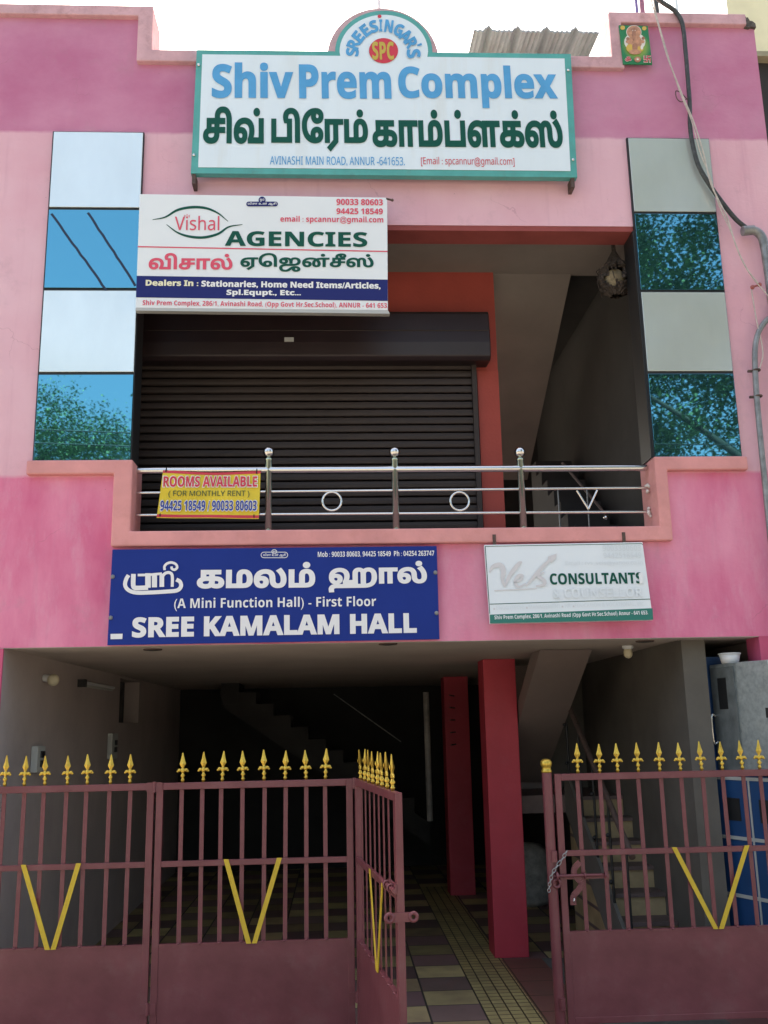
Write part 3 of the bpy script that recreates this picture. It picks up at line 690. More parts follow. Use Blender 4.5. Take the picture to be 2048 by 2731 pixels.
def capsule_badge(bd, zf, x0, y0, x1, y1, cx, cy, r, m_bg, m_fg):
    pts = []; h = (y1 - y0) / 2
    for a in np.linspace(math.pi / 2, 3 * math.pi / 2, 10): pts.append(zf(x0 + h + h * math.cos(a), (y0 + y1) / 2 - h * math.sin(a)))
    for a in np.linspace(-math.pi / 2, math.pi / 2, 10): pts.append(zf(x1 - h + h * math.cos(a), (y0 + y1) / 2 - h * math.sin(a)))
    bd.poly(pts, m_bg, 'badge', 2); c = zf(cx, cy); k = .63 * r; bd.ellipse(*c, k, k, m_bg, 'badge', 2.4)
    bd.text('விசா உன் ஆசி', *zf(x0 + 6, y0 + 3), *zf(x1 - 6, y1 - 3), m_fg, .01, 0, 3.4, res=2); bd.text('ஓம்', *zf(cx - 9, cy - 9), *zf(cx + 10, cy + 7), m_fg, .01, 0, 3.4, res=2)
capsule_badge(ag, z3, 1028, 60, 1160, 80, 1094, 54, 15, M_TNAVY, M_WHITE)
ag.poly([z3(566, 502), z3(1619, 512), z3(1627, 527), z3(565, 514)], mat('zinc_lip', (.45, .46, .44), .5, metal=.3), 'bottom_lip', .5, .06)
c = ag.px(*z3(1622, 47)); obj('hook', MB().tube([c + np.array([-.02, 0, 0]), c + np.array([.03, .02, .0])], .008, 6).ball(c + np.array([.03, .02, 0]), .012, 6), M_BROWN, ag.root)
for X in (-1.35, .3):
    obj('bracket', MB().box(X, X + .03, -.14, -.001, 6.02, 6.05), M_BROWN, ag.root)

# ------------------------------------------------------------------ hall sign
ha = Board('hall_sign', 'dark blue function hall sign with white Tamil and English lettering above the entrance', 'sign', [z5(485, 430), z6(228, 415), z6(240, 818), z5(463, 844)], -.075, -.04, .025, M_HALL)
W_ = mat('hall_white', (.80, .81, .82), .4)
ha.text('Mob : 90033 80603, 94425 18549  Ph : 04254 263747', *z5(1373, 439), *(z6(217, 0)[0], z5(0, 466)[1]), W_, .012, -.011, 1, res=2)
def hstroke(pts, wd, lay=2): ha.stroke([(smooth_pts([z5(*p) for p in pts]), wd * .617)], W_, 'lettering', lay)
# the ligature for Sri, which the typeface lacks, drawn stroke by stroke
hstroke([(556, 541), (545, 560), (541, 585), (556, 606), (590, 617), (650, 616), (720, 612), (765, 607), (782, 590), (778, 570), (762, 560)], 17, 2)
hstroke([(577, 536), (576, 580), (580, 594), (596, 597), (640, 595)], 20, 2.6)
hstroke([(640, 533), (640, 596)], 24, 3.2)
hstroke([(596, 541), (640, 540), (700, 535)], 11, 3.6)
hstroke([(668, 537), (668, 594)], 22, 4.0)
hstroke([(700, 535), (700, 592)], 20, 4.2)
hstroke([(704, 545), (716, 533), (734, 531), (745, 545), (745, 592)], 13, 4.5)
hstroke([(712, 520), (712, 503), (724, 491), (742, 487), (760, 494), (766, 508), (756, 518), (744, 514), (742, 504)], 11, 4.8)
ha.text('கமலம்', *z5(850, 487), *z5(1362, 600), W_, .045, -.008, 2); c0 = z5(1420, 487)
ha.text('ஹால்', c0[0], c0[1] - 2, z6(187, 0)[0], z5(0, 616)[1], W_, .045, -.014, 2)
ha.text('(A Mini Function Hall) - First Floor', *z5(752, 640), *z5(1625, 697), W_, .018, -.011, 2, res=3)
ha.text('SREE KAMALAM HALL', z5(570, 0)[0], z5(0, 723)[1], z6(142, 0)[0], z5(0, 812)[1], W_, .048, -.017, 2)
pts = []
def cap_out(x0, y0, x1, y1):
    h = (y1 - y0) / 2; o_ = [(x0 + h + h * math.cos(a), (y0 + y1) / 2 - h * math.sin(a)) for a in np.linspace(math.pi / 2, 3 * math.pi / 2, 10)]
    o_ += [(x1 - h + h * math.cos(a), (y0 + y1) / 2 - h * math.sin(a)) for a in np.linspace(-math.pi / 2, math.pi / 2, 10)]; return o_ + [o_[0]]
ha.stroke([([z5(*p) for p in cap_out(1128, 442, 1243, 466)], 1.6), ([z5(1185 + 11 * math.cos(a), 440 + 9 * math.sin(a)) for a in np.linspace(0, 2 * math.pi, 20)], 1.6)], W_, 'badge', 2)
ha.text('விசா உன் ஆசி', *z5(1137, 447), *z5(1235, 463), W_, .01, 0, 3, res=2); ha.text('ஓம்', *z5(1178, 433), *z5(1193, 445), W_, .01, 0, 3, res=2)
ha.poly([z5(478, 795), z5(530, 794), z5(529, 817), z5(478, 818)], W_, 'sticker', 2)
for q in (z5(487, 548), z5(478, 725), z6(222, 530), z6(227, 705)):
    obj('screw', MB().ball(ha.px(*q, off=.004), .016, 10, (1, .6, 1)), M_PIPE, ha.root)

# ------------------------------------------------------------------ consultants sign
co = Board('consultants_sign', 'faded white consultants sign with a green strip, hung askew from the balcony trim', 'sign', [z6(433, 410), z6(1117, 398), z6(1163, 734), z6(458, 750)], -.075, -.13, .03, M_SIGNW)
co.stroke([([z6(437, 417), z6(1112, 405), z6(1118, 410)], 1.5), ([z6(437, 417), z6(457, 708)], 1.8)], M_TGREEN, 'border_line', 1)
co.text('9003380603', *z6(945, 412), *z6(1111, 438), M_TFADE2, .012, -.01, 2, res=2); co.text('9442518549', *z6(948, 444), *z6(1113, 469), M_TFADE2, .012, -.01, 2, res=2)
co.text('Email : rvs_vels@yahoo.co.in', *z6(785, 480), *z6(1118, 503), M_TFADE2, .008, -.008, 2, res=2)
def cs_(pts, wd, lay=2): co.stroke([(smooth_pts([z6(*p) for p in pts]), wd)], M_TGREY, 'script_lettering', lay)
cs_([(456, 530), (470, 505), (500, 498), (515, 520), (512, 560), (520, 590)], taper(6, 4, 14)); cs_([(520, 592), (545, 540), (580, 495), (595, 484)], taper(4, 4, 12), 2.6)
cs_([(560, 575), (590, 562), (596, 545), (580, 545), (566, 570), (580, 592), (612, 578)], taper(7, 3.5, 9), 3)
cs_([(612, 590), (650, 545), (690, 500), (720, 472)], taper(4, 4, 10), 3.5); cs_([(690, 530), (665, 545), (690, 565), (690, 582), (655, 590)], taper(5, 3.5, 10), 4)
co.poly([z6(705, 480), z6(708, 462), z6(746, 448), z6(742, 470), z6(722, 488)], M_TGREY, 'brush_mark', 3)
co.poly([z6(476, 606), z6(660, 597), z6(660, 601), z6(476, 611)], M_TGREY, 'underline', 2)
co.text('CONSULTANTS', *z6(718, 534), *z6(1117, 583), M_TGREEN, .03, -.013, 2)
co.poly([z6(1099, 534), z6(1117, 530), z6(1121, 576), z6(1103, 579)], M_WHITE, 'peeled_patch', 4)
co.text('& COUNSELLOR', *z6(730, 597), *z6(1120, 643), M_TFADE2, .03, -.014, 2); co.text('& COUNSELLOR', *z6(732, 599), *z6(1118, 641), M_SIGNW, .012, -.014, 3)
co.poly([z6(457, 665), z6(1150, 643), z6(1150, 646), z6(457, 668)], M_TGREEN, 'green_line', 1)
co.text('ENGG (TECH)   MANAGEMENT   HR   EDUCATION & VOCATIONAL, etc.', *z6(486, 674), *z6(1125, 697), M_TFADE2, .008, -.03, 2, res=2)
for q in ((476, 687), (617, 682), (771, 677), (819, 676)): co.text('★', *z6(q[0] - 6, q[1] - 6), *z6(q[0] + 6, q[1] + 6), M_TGREY, 0, 0, 2, res=2)
co.poly([z6(457, 712), z6(1160, 684), z6(1163, 734), z6(458, 750)], mat('consultants_green', (.015, .17, .13), .4), 'green_band', 1)
co.text('Shiv Prem Complex, 286/1, Avinashi Road (Opp Govt Hr.Sec.School) Annur - 641 653.', *z6(478, 715), *z6(1142, 738), M_WHITE, .016, -.033, 2, res=2)
for q in ((477, 394), (1037, 384)):
    c = aty(*z6(*q), -.066); obj('hanger', MB().box(c[0] - .012, c[0] + .012, -.068, -.061, c[2] - .05, c[2] + .05), M_BROWN, co.root)

# ------------------------------------------------------------------ devotional tile
ti = Board('devotional_tile', 'green tile picturing a seated elephant headed deity, fixed on the parapet step', 'tile', [ztile(1303, 88), ztile(1553, 95), ztile(1592, 428), ztile(1340, 425)], -.062, -.062, .01, None)
def tile_green():
    m = bpy.data.materials.new('tile_green_print'); m.use_nodes = True; n = m.node_tree.nodes; l = m.node_tree.links; b = n['Principled BSDF']; b.inputs['Roughness'].default_value = .25
    tc = n.new('ShaderNodeTexCoord'); mp = n.new('ShaderNodeMapping'); mp.inputs['Location'].default_value = (-.0, 0, -.22); mp.inputs['Scale'].default_value = (6.0, .1, 5.2)
    g_ = n.new('ShaderNodeTexGradient'); g_.gradient_type = 'SPHERICAL'; l.new(tc.outputs['Object'], mp.inputs[0]); l.new(mp.outputs[0], g_.inputs[0])
    mp.inputs['Location'].default_value = (0, 0, -.9)
    r = n.new('ShaderNodeValToRGB'); r.color_ramp.elements[0].color = (.015, .20, .07, 1); r.color_ramp.elements[1].color = (.45, .55, .07, 1); r.color_ramp.elements[1].position = .85; r.color_ramp.elements[0].position = .25
    l.new(g_.outputs[0], r.inputs[0]); l.new(r.outputs[0], b.inputs['Base Color']); return m
obj('tile_face', MB().prism(ti.corners, -ti.n * .012), tile_green(), ti.root)
FL = mat('tile_orange_print', (.52, .26, .15), .3, var=.3, scale=40); FD = mat('tile_brown_print', (.36, .17, .10), .3, var=.3, scale=30); FW = mat('tile_white_print', (.75, .72, .65), .3)
FY = mat('tile_yellow_print', (.62, .42, .08), .3); FR = mat('tile_red_print', (.55, .05, .08), .3)
def te(x, y, rx, ry, m, lay, name='deity_figure'): ti.ellipse(*ztile(x, y), rx * .307, ry * .307, m, name, lay)
te(1335, 112, 20, 19, FY, 1, 'disc'); te(1522, 117, 19, 18, FY, 1, 'disc')
te(1432, 150, 66, 60, FW, 1, 'halo'); te(1432, 150, 61, 55, FL, 1.6, 'halo'); te(1440, 235, 92, 78, FW, 1.2); te(1440, 240, 60, 70, FL, 2.2)
te(1432, 150, 34, 38, FD, 2.6); te(1400, 160, 16, 24, FL, 2.9); te(1464, 160, 16, 24, FL, 2.9); te(1428, 195, 10, 34, FD, 3.2); te(1420, 140, 4, 4, FW, 3.4); te(1442, 140, 4, 4, FW, 3.4)
te(1382, 235, 22, 14, FL, 2.6); te(1500, 235, 24, 14, FL, 2.6); te(1378, 210, 14, 14, FD, 2.8); te(1512, 205, 14, 14, FD, 2.8); te(1395, 290, 30, 34, FY, 2.8); te(1480, 300, 34, 24, FY, 2.8); te(1440, 325, 54, 22, FL, 3.0); te(1500, 285, 12, 20, FW, 3.2); te(1440, 285, 24, 40, FD, 2.9)
ti.text('ॐ', *ztile(1352, 362), *ztile(1412, 408), FW, .06, 0, 2); ti.text('ॐ', *ztile(1355, 365), *ztile(1409, 405), FR, .03, 0, 3)
te(1464, 388, 30, 25, FD, 1.6, 'lotus_disc'); te(1464, 388, 22, 18, FL, 2.2, 'lotus_disc'); te(1464, 388, 10, 8, FW, 2.8, 'lotus_disc')
def sw(wd, m, lay):
    c = (1547, 386); a = 24; L = []
    P = lambda dx, dy: ztile(c[0] + dx, c[1] + dy)
    L.append(([P(-a, -a), P(-a, 0), P(0, 0), P(a, 0), P(a, a)], wd)); L.append(([P(a, -a), P(0, -a), P(0, 0), P(0, a), P(-a, a)], wd))
    mb = MB()
    for pts, w2 in L:
        for i in range(4):
            A, C_ = np.array(pts[i]), np.array(pts[i + 1]); d = (C_ - A) / np.linalg.norm(C_ - A); nn = np.array([-d[1], d[0]]) * w2 / 2; A = A - d * w2 / 2; C_ = C_ + d * w2 / 2
            off = .0022 * lay + .0003 * len(mb.f); mb.add([ti.px(*q, off=off) for q in (A + nn, A - nn, C_ - nn, C_ + nn)], [(0, 1, 2, 3)])
    obj('symbol', mb, m, ti.root)
sw(4.6, FW, 1.6); sw(2.6, FR, 3.4)

# ------------------------------------------------------------------ roof-top things
sh = thing('rooftop_shed', 'white rooftop room under a corrugated cement sheet roof behind the parapet', 'shed', (2.1, 1.8, 6.4))
obj('wall', MB().box(1.42, 2.62, 1.78, 3.4, 6.4, 8.88), mat('limewashed_wall', (.66, .68, .58), .9, var=.12, scale=4), sh)
cg = MB(); nx = 96; X0, X1 = 1.415, 2.68
def corr(x):
    t = ((x - X0) / .29) % 1.0; a = .5 - abs(t - .5); return .055 * max(0, 1 - abs(t - .5) / .18) + .008 * math.sin((x - X0) * 130)
ya, za, yb_, zb = 1.15, 8.72, 3.5, 8.98
top = [(X0 + (X1 - X0) * i / nx) for i in range(nx + 1)]
vs = []
for (y, z) in ((ya, za), (yb_, zb)):
    for dz in (0, .02):
        vs += [(x, y, z + corr(x) + dz) for x in top]
n1 = nx + 1; fs = []
for i in range(nx):
    fs += [(i, i + 1, 2 * n1 + i + 1, 2 * n1 + i), (n1 + i + 1, n1 + i, 3 * n1 + i, 3 * n1 + i + 1), (i + 1, i, n1 + i, n1 + i + 1), (2 * n1 + i, 2 * n1 + i + 1, 3 * n1 + i + 1, 3 * n1 + i)]
cg.add(vs, fs)
obj('corrugated_roof', cg, mat('weathered_cement_sheet', (.29, .38, .40), .9, var=.3, scale=3, stretch=(3, .5, 1), damt=.5, dirt=(.2, .2, .16), dscale=4), sh)
tag(obj('antenna_pole', MB().tube([(.437, .45, 6.4), (.435, .45, 9.6)], .020, 10), M_PLY), 'thin white pole standing behind the arched top of the name board', 'pole')
for (px, m, y, lbl, r) in ((1375, mat('violet_pipe', (.14, .12, .30), .5), .30, 'thin violet pipe rising behind the parapet near the green tile', .014), (1387, mat('mauve_pipe', (.30, .13, .20), .6), .32, 'mauve riser pipe between the violet pipe and the black one', .022), (1418, M_CABLE, .34, 'black riser pipe beside the cables above the parapet', .022), (1462, mat('pale_aqua_pipe', (.55, .70, .72), .5), .36, 'pale aqua pipe farthest along the parapet toward the cream building', .014)):
    b0 = aty(*D(px, 25), y); tag(obj('riser_pipe', MB().tube([(b0[0], y, 6.4), (b0[0] + .005, y, b0[2] + .35), (b0[0] + .02, y + .02, b0[2] + .9)], r, 10), m), lbl, 'pipe', 'pipes rising behind the parapet')
# neighbour
N = thing('neighbouring_building', 'cream neighbouring building with a projecting upper storey above a dark recess', 'building', (5.0, 2, 0))
M_CRM = mat('cream_paint', (.78, .76, .50), .85, var=.08, damt=.3, dirt=(.4, .38, .25))
nl = aty(*D(1573, 0), 1.6); nb_ = aty(*D(1640, 117), 1.6)
obj('upper_storey', MB().prism([(4.22, 1.6, nb_[2]), (9, 1.6, nb_[2]), (9, 6, nb_[2]), (6.38, 6, nb_[2])], (0, 0, 4)), M_CRM, N)
obj('soffit', MB().prism([(4.20, 1.55, nb_[2] - .06), (9, 1.55, nb_[2] - .06), (9, 6, nb_[2] - .06), (6.38, 6, nb_[2] - .06)], (0, 0, .058)), mat('olive_cement', (.30, .29, .19), .9, var=.3), N)  # soffit in a darker olive than the cream storey above
obj('recess_wall', MB().prism([(4.26, 1.66, 0), (9, 1.66, 0), (9, 6, 0), (6.4, 6, 0)], (0, 0, nb_[2] - .062)), M_SHADE, N)

# ------------------------------------------------------------------ cables and conduit on the facade
def cable(name, pts, r, m, label, cat, y=-.07, group=None, n=8):
    P = smooth_pts([aty(*D(*p), y) for p in pts], 8); return tag(obj(name, MB().tube(P, r, n), m), label, cat, group)
cable('power_cable', [(1410, -12), (1432, 6), (1458, 24), (1474, 52), (1481, 110), (1486, 170), (1490, 225), (1491, 275), (1497, 315), (1509, 358), (1532, 398), (1562, 440), (1590, 474), (1618, 497)], .019, M_CABLE, 'thick black power cable sagging down the facade into the grey conduit', 'cable', -.075)
cable('twin_wire', [(1404, -12), (1412, 20), (1424, 60), (1441, 120), (1458, 165), (1478, 215), (1498, 262), (1519, 328), (1534, 392), (1552, 432), (1571, 470), (1590, 530), (1612, 578), (1637, 612)], .006, M_WIRE, 'pale thin wire running beside the thick black cable', 'wire', -.11)
cable('service_wire', [(1409, -12), (1420, 40), (1436, 95), (1452, 150), (1474, 212), (1493, 258), (1513, 330), (1530, 372), (1553, 442), (1579, 500), (1600, 556), (1626, 600), (1650, 628), (1668, 650)], .0045, M_WIRE, 'second pale wire twisting alongside, ending past the red insulator', 'wire', -.105)
cable('wire_loop', [(1486, 216), (1470, 200), (1460, 197), (1462, 212), (1472, 220), (1486, 212)], .004, M_BROWN, 'small loose brown wire loop sticking out beside the crossing cables', 'wire', -.09)
tag(obj('conduit_pipe', MB().tube(smooth_pts([aty(*D(*p), -.075) for p in ((1612, 500), (1628, 498), (1643, 508), (1650, 526), (1656, 560), (1664, 620))] + [aty(*D(1664, 620), -.075) * np.array([1, 1, 0]) + np.array([.0, 0, z]) for z in (4.6, 3.4, 1.6, .0)], 6), .035, 14).tube([aty(*D(1604, 499), -.075), aty(*D(1628, 497), -.075)], .040, 14), M_PIPE), 'fat grey conduit elbow where the black cable enters', 'pipe')
cp = thing('meter_conduit', 'bent grey steel conduit with clamps running down the pink wall edge', 'pipe', tuple(aty(*D(1640, 900), -.07)))
obj('pipe', MB().tube(smooth_pts([aty(*D(*p), -.07) for p in ((1698, 664), (1680, 676), (1656, 692), (1640, 715), (1632, 745), (1631, 790), (1635, 860), (1642, 940), (1652, 1040), (1664, 1160))] + [aty(*D(1664, 1160), -.07) * np.array([1, 1, 0]) + np.array([.0, 0, z]) for z in (2.4, 1.2, .0)], 8), .022, 12), M_PIPE, cp)
for q in ((1634, 800), (1638, 856)):
    c = aty(*D(*q), -.07); obj('clamp', MB().torus((c[0], c[1], c[2]), .026, .008, 'z', 14, 6).box(c[0] - .06, c[0] - .02, c[1] + .01, c[1] + .03, c[2] - .008, c[2] + .008), M_BROWN, cp)
cable('stay_wire', [(1622, 618), (1634, 690), (1648, 760), (1640, 800)], .005, M_WIRE, 'thin wire dropping from the red insulator to the bent conduit', 'wire', -.08)
c = aty(*D(1632, 618), -.09); tag(obj('wire_insulator', MB().ball((c[0] - .025, c[1], c[2] - .01), .018, 8).ball((c[0] + .035, c[1], c[2] + .012), .018, 8).tube([(c[0] - .03, c[1], c[2] - .01), (c[0] + .04, c[1], c[2] + .012)], .008, 6), mat('red_porcelain', (.33, .09, .08), .4)), 'small red porcelain insulator on the thin wires', 'insulator')

# ------------------------------------------------------------------ hanging gourd
G = thing('hanging_gourd', 'dried ash gourd in a blackened rope net hanging from the balcony ceiling', 'charm', (2.36, .32, ZC))
gx, gy = 2.372, .32; gz = 5.70
obj('rope', MB().tube([(gx, gy, ZC - .003), (gx + .004, gy, 5.905)], [.016, .020], 8).tube([(gx + .004, gy, 5.91), (gx, gy, 5.84), (gx, gy, 5.76)], [.02, .055, .09], 10), mat('sooty_rope', (.03, .026, .022), .95, var=.5, scale=60, bump=1, bscale=60), G)
obj('gourd', MB().ball((gx - .012, gy, 5.635), .098, 18, (1, 1, 1.1)), mat('pale_gourd', (.24, .19, .11), .8, var=.5, scale=16, damt=.95, dirt=(.04, .03, .025), dscale=11), G)
husk = MB(); nu, nv = 40, 26; hv_ = []; hf = []; q = random.Random(4)
jit = [[q.uniform(-.012, .014) for _ in range(nu)] for _ in range(nv + 1)]
for j in range(nv + 1):
    v_ = j / nv; z = 5.50 + .36 * v_; prof_r = .128 * (math.sin(math.pi * min(1, v_ * 1.15 + .06)) ** .6 if v_ < .62 else max(.22, 1.0 - (v_ - .62) * 2.1))
    for i in range(nu):
        a = 2 * math.pi * i / nu; rr = max(.02, prof_r * (1 + .10 * math.sin(5 * a + 9 * v_) + .07 * math.sin(11 * a - 14 * v_)) + jit[j][i]); hv_.append((gx + rr * math.cos(a), gy + rr * math.sin(a), z))
for j in range(nv):
    for i in range(nu):
        a = 2 * math.pi * (i + .5) / nu; v_ = (j + .5) / nv; da = (a - 4.38 + math.pi) % (2 * math.pi) - math.pi
        if (da / .62) ** 2 + ((v_ - .40) / .21) ** 2 < 1 + .5 * math.sin(7 * a + 20 * v_): continue
        hf.append((j * nu + i, j * nu + (i + 1) % nu, (j + 1) * nu + (i + 1) % nu, (j + 1) * nu + i))
husk.add(hv_, hf)
obj('husk', husk, mat('black_fibre', (.040, .029, .022), .95, var=.6, scale=45, bump=1.0, bscale=80, stretch=(1, 1, .35)), G)
for i in range(14):
    a = q.uniform(0, 6.28); z0_ = q.uniform(5.56, 5.80); rr = .122
    obj('loose_strand', MB().tube([(gx + rr * math.cos(a), gy + rr * math.sin(a), z0_), (gx + (rr + .03) * math.cos(a + .1), gy + (rr + .02) * math.sin(a + .1), z0_ - .03), (gx + (rr + .02) * math.cos(a + .2), gy + rr * math.sin(a + .2), z0_ - q.uniform(.06, .12))], .004, 5), MATS['black_fibre'], G)

# ------------------------------------------------------------------ lamps and fittings
for (q, lbl) in (((330, 1401), 'round recessed ceiling lamp near the hall side wall, below the blue sign corner'), ((838, 1389), 'round recessed ceiling lamp behind the middle of the entrance edge'), ((1393, 1383), 'round recessed ceiling lamp under the consultants sign')):
    c = atz(*D(*q), ZS)
    L = thing('recessed_lamp', lbl, 'ceiling lamp', (c[0], c[1], ZS - .004), group='recessed lamps in the entrance ceiling')
    obj('trim_ring', MB().torus((c[0], c[1], ZS - .006), .062, .009, 'z', 24, 6), M_BROWN, L)
    obj('lens', MB().lathe([(.055, -.012), (.03, -.018), (.004, -.02)], (c[0], c[1], ZS), 18), M_BLACK, L)
c = atz(*D(1357, 1412), ZS)
L = thing('bulb_holder', 'yellowed bulb holder on the ceiling above the stair foot', 'lamp', (c[0] * .89, -7.03 + (c[1] + 7.03) * .89, ZS))
cc = (c[0] * .89, -7.03 + (c[1] + 7.03) * .89)
obj('base', MB().lathe([(.045, 0), (.045, -.02), (.03, -.03)], (cc[0], cc[1], ZS - .002), 14), M_PLY, L); obj('bulb', MB().lathe([(.026, -.02), (.036, -.05), (.036, -.08), (.02, -.10), (.002, -.105)], (cc[0], cc[1], ZS), 14), M_BULB, L)
c = atx(*D(95, 1470), -2.37)
L = thing('wall_bulb', 'pale bulb in an angled holder on the plastered hall wall', 'lamp', tuple(c))
obj('holder', MB().tube([(-2.37, c[1], c[2] + .02), (-2.31, c[1] - .02, c[2] + .01)], .03, 12), M_PLY, L); obj('bulb', MB().ball((-2.285, c[1] - .04, c[2]), .048, 14), M_BULB, L)
for (a, b_, lbl) in (((172, 1475), (318, 1502), 'dusty tube light on the hall wall before the first vent'), ((400, 1492), (520, 1512), 'dim tube light farther along the hall wall')):
    A = atx(*D(*a), -2.36); y1 = A[1] + 1.25
    L = thing('tube_light', lbl, 'lamp', tuple(A), group='tube lights on the hall wall')
    obj('batten', MB().box(-2.372, -2.34, A[1], y1, A[2] - .03, A[2] + .02), M_PALE, L); obj('tube', MB().tube([(-2.32, A[1] + .05, A[2]), (-2.32, y1 - .05, A[2])], .015, 8), M_PLY, L)
    obj('end_cap', MB().box(-2.374, -2.30, A[1] - .02, A[1] + .03, A[2] - .04, A[2] + .03), M_BLACK, L)
for (q, lbl, s_) in (((75, 1640), 'small grey switch box on the hall wall nearest the gate', 1), ((238, 1612), 'larger switch box with dark fuses on the hall wall', 1.3)):
    c = atx(*D(*q), -2.37); L = thing('switch_box', lbl, 'switch', tuple(c), group='switch boxes on the hall wall')
    obj('box', MB().box(-2.372, -2.32, c[1] - .10 * s_, c[1] + .10 * s_, c[2] - .10 * s_, c[2] + .10 * s_), M_PALE, L, bevel=.006)
    obj('switch', MB().box(-2.319, -2.305, c[1] - .03, c[1] + .05, c[2] - .06, c[2] - .01).box(-2.319, -2.305, c[1] - .03, c[1] + .05, c[2] + .01, c[2] + .06), M_BLACK, L)
tag(obj('drain_pipe', MB().tube([(1.055, 4.5, 2.41), (1.06, 4.5, .95)], .035, 12), mat('dusty_pipe', (.24, .22, .20), .7, var=.4, scale=5)), 'pale vertical pipe in the dark hall beside the rear pillar', 'pipe')

# ------------------------------------------------------------------ cabinet, tub, blue locker, sacks
CB = thing('meter_cabinet', 'galvanised steel meter cabinet with a handle, beside the corner pier', 'cabinet', (3.05, .05, 1.64))
plan = [(2.875, .34), (2.94, 0.0), (3.07, -.255), (3.135, -.255), (3.135, .34)]
obj('body', MB().prism([(x, y, 1.64) for x, y in plan], (0, 0, .795)), M_GALV, CB, bevel=.006)
sd_ = np.array([.065, -.34, 0]); sd_ /= np.linalg.norm(sd_); sn = np.array([-sd_[1], sd_[0], 0]) * -1
if sn[0] > 0: sn = -sn
def on_side(t, z, off): return np.array([2.875, .34, z]) + sd_ * t + sn * off
dd = obj('door', MB().prism([on_side(.02, 1.66, .004), on_side(.325, 1.66, .004), on_side(.325, 2.41, .004), on_side(.02, 2.41, .004)], sn * .006), mat('dull_galvanised_door', (.22, .25, .25), .5, metal=.5, var=.3, scale=7), CB)
obj('window', MB().prism([on_side(.11, 2.10, .0105), on_side(.22, 2.10, .0105), on_side(.22, 2.33, .0105), on_side(.11, 2.33, .0105)], sn * .002), M_BLACK, dd)
hp = [on_side(.05, 2.05, .012), on_side(.05, 2.05, .05), on_side(.05, 1.86, .05), on_side(.05, 1.86, .012)]
obj('handle', MB().tube(smooth_pts(hp, 5), .010, 8), M_STEEL, dd)
fd = np.array([.13, -.255, 0]); fd /= np.linalg.norm(fd); fn = np.array([fd[1], -fd[0], 0])
def on_front(t, z, off): return np.array([2.94, 0, z]) + fd * t + fn * off
obj('front_plate', MB().prism([on_front(.008, 1.65, .003), on_front(.278, 1.65, .003), on_front(.278, 2.425, .003), on_front(.008, 2.425, .003)], fn * .004), M_GALV, CB)
obj('lock', MB().prism([on_front(.235, 2.03, .0075), on_front(.27, 2.03, .0075), on_front(.27, 2.10, .0075), on_front(.235, 2.10, .0075)], fn * .006), M_BLACK, CB)
tb = thing('plastic_tub', 'white plastic tub resting on top of the steel cabinet', 'tub', (2.955, .12, 2.436))
obj('tub', MB().lathe([(.062, 2.437), (.078, 2.505), (.075, 2.505), (.060, 2.441)], (2.965, .15, 0), 20), M_PLY, tb); obj('rim', MB().torus((2.965, .15, 2.507), .079, .006, 'z', 24, 6), M_PLY, tb)
BL_ = thing('blue_locker', 'tall blue metal locker with pale strips behind the gate, under the steel cabinet', 'locker', (3.0, .1, .42))
obj('body', MB().prism([(2.82, .40, .42), (3.10, -.235, .42), (3.13, -.235, .42), (3.13, .40, .42)], (0, 0, 1.20)).box(2.83, 3.0, .36, .42, 1.625, 2.50), M_BLUE, BL_)
ld = np.array([.28, -.635, 0]); LL = np.linalg.norm(ld); ld /= LL; ln = np.array([ld[1], -ld[0], 0])
def on_lock(t, z, off): return np.array([2.82, .40, z]) + ld * t + ln * off
for z in (.44, .78, 1.18, 1.60):
    obj('strip', MB().prism([on_lock(0, z - .012, .001), on_lock(LL, z - .012, .001), on_lock(LL, z + .012, .001), on_lock(0, z + .012, .001)], ln * .006), M_PALE, BL_)
for t in (.06, .38):
    obj('strip', MB().prism([on_lock(t - .008, .453, .0015), on_lock(t + .008, .453, .0015), on_lock(t + .008, 1.587, .0015), on_lock(t - .008, 1.587, .0015)], ln * .004), M_PALE, BL_)
for t in (.16, .46):
    obj('grille', MB().prism([on_lock(t, 1.30, .001), on_lock(t + .12, 1.30, .001), on_lock(t + .12, 1.46, .001), on_lock(t, 1.46, .001)], ln * .003), M_BLACK, BL_)
obj('plinth', MB().prism([(2.80, .42, 0), (3.11, -.24, 0), (3.134, -.24, 0), (3.134, .42, 0)], (0, 0, .418)), M_MAG, BL_)
def sack(x, y, h, r, lbl, seed):
    q = random.Random(seed); m = MB(); n = 22; prof = [(0.75, 0), (1.0, .08), (1.06, .3), (1.0, .6), (.86, .85), (.55, .96), (.1, 1.0)]
    ph = [q.uniform(0, 6.28) for _ in range(4)]; vs = []; fs = []
    pr = smooth_pts(prof, 4)
    for i, (a, z) in enumerate(pr):
        for k in range(n):
            t = 2 * math.pi * k / n; rr = r * a * (1 + .07 * math.sin(3 * t + ph[0] + z * 4) + .05 * math.sin(7 * t + ph[1] + z * 9) + .03 * math.sin(11 * t + z * 20)); vs.append((x + rr * math.cos(t), y + rr * .8 * math.sin(t), z * h))
    for i in range(len(pr) - 1):
        for k in range(n): fs.append((i * n + k, i * n + (k + 1) % n, (i + 1) * n + (k + 1) % n, (i + 1) * n + k))
    m.add(vs, fs, True); return tag(obj('sack', m, M_SACK), lbl, 'sack', 'sacks by the stairs')
M_SACK = mat('woven_sack', (.42, .41, .38), .85, var=.35, scale=12, bump=.8, bscale=30)
sack(2.20, 4.6, .68, .27, 'bulging white woven sack on the floor between pillar and gate post', 1); sack(2.55, 5.1, .55, .25, 'lower white sack behind the bulging one by the stair', 5)

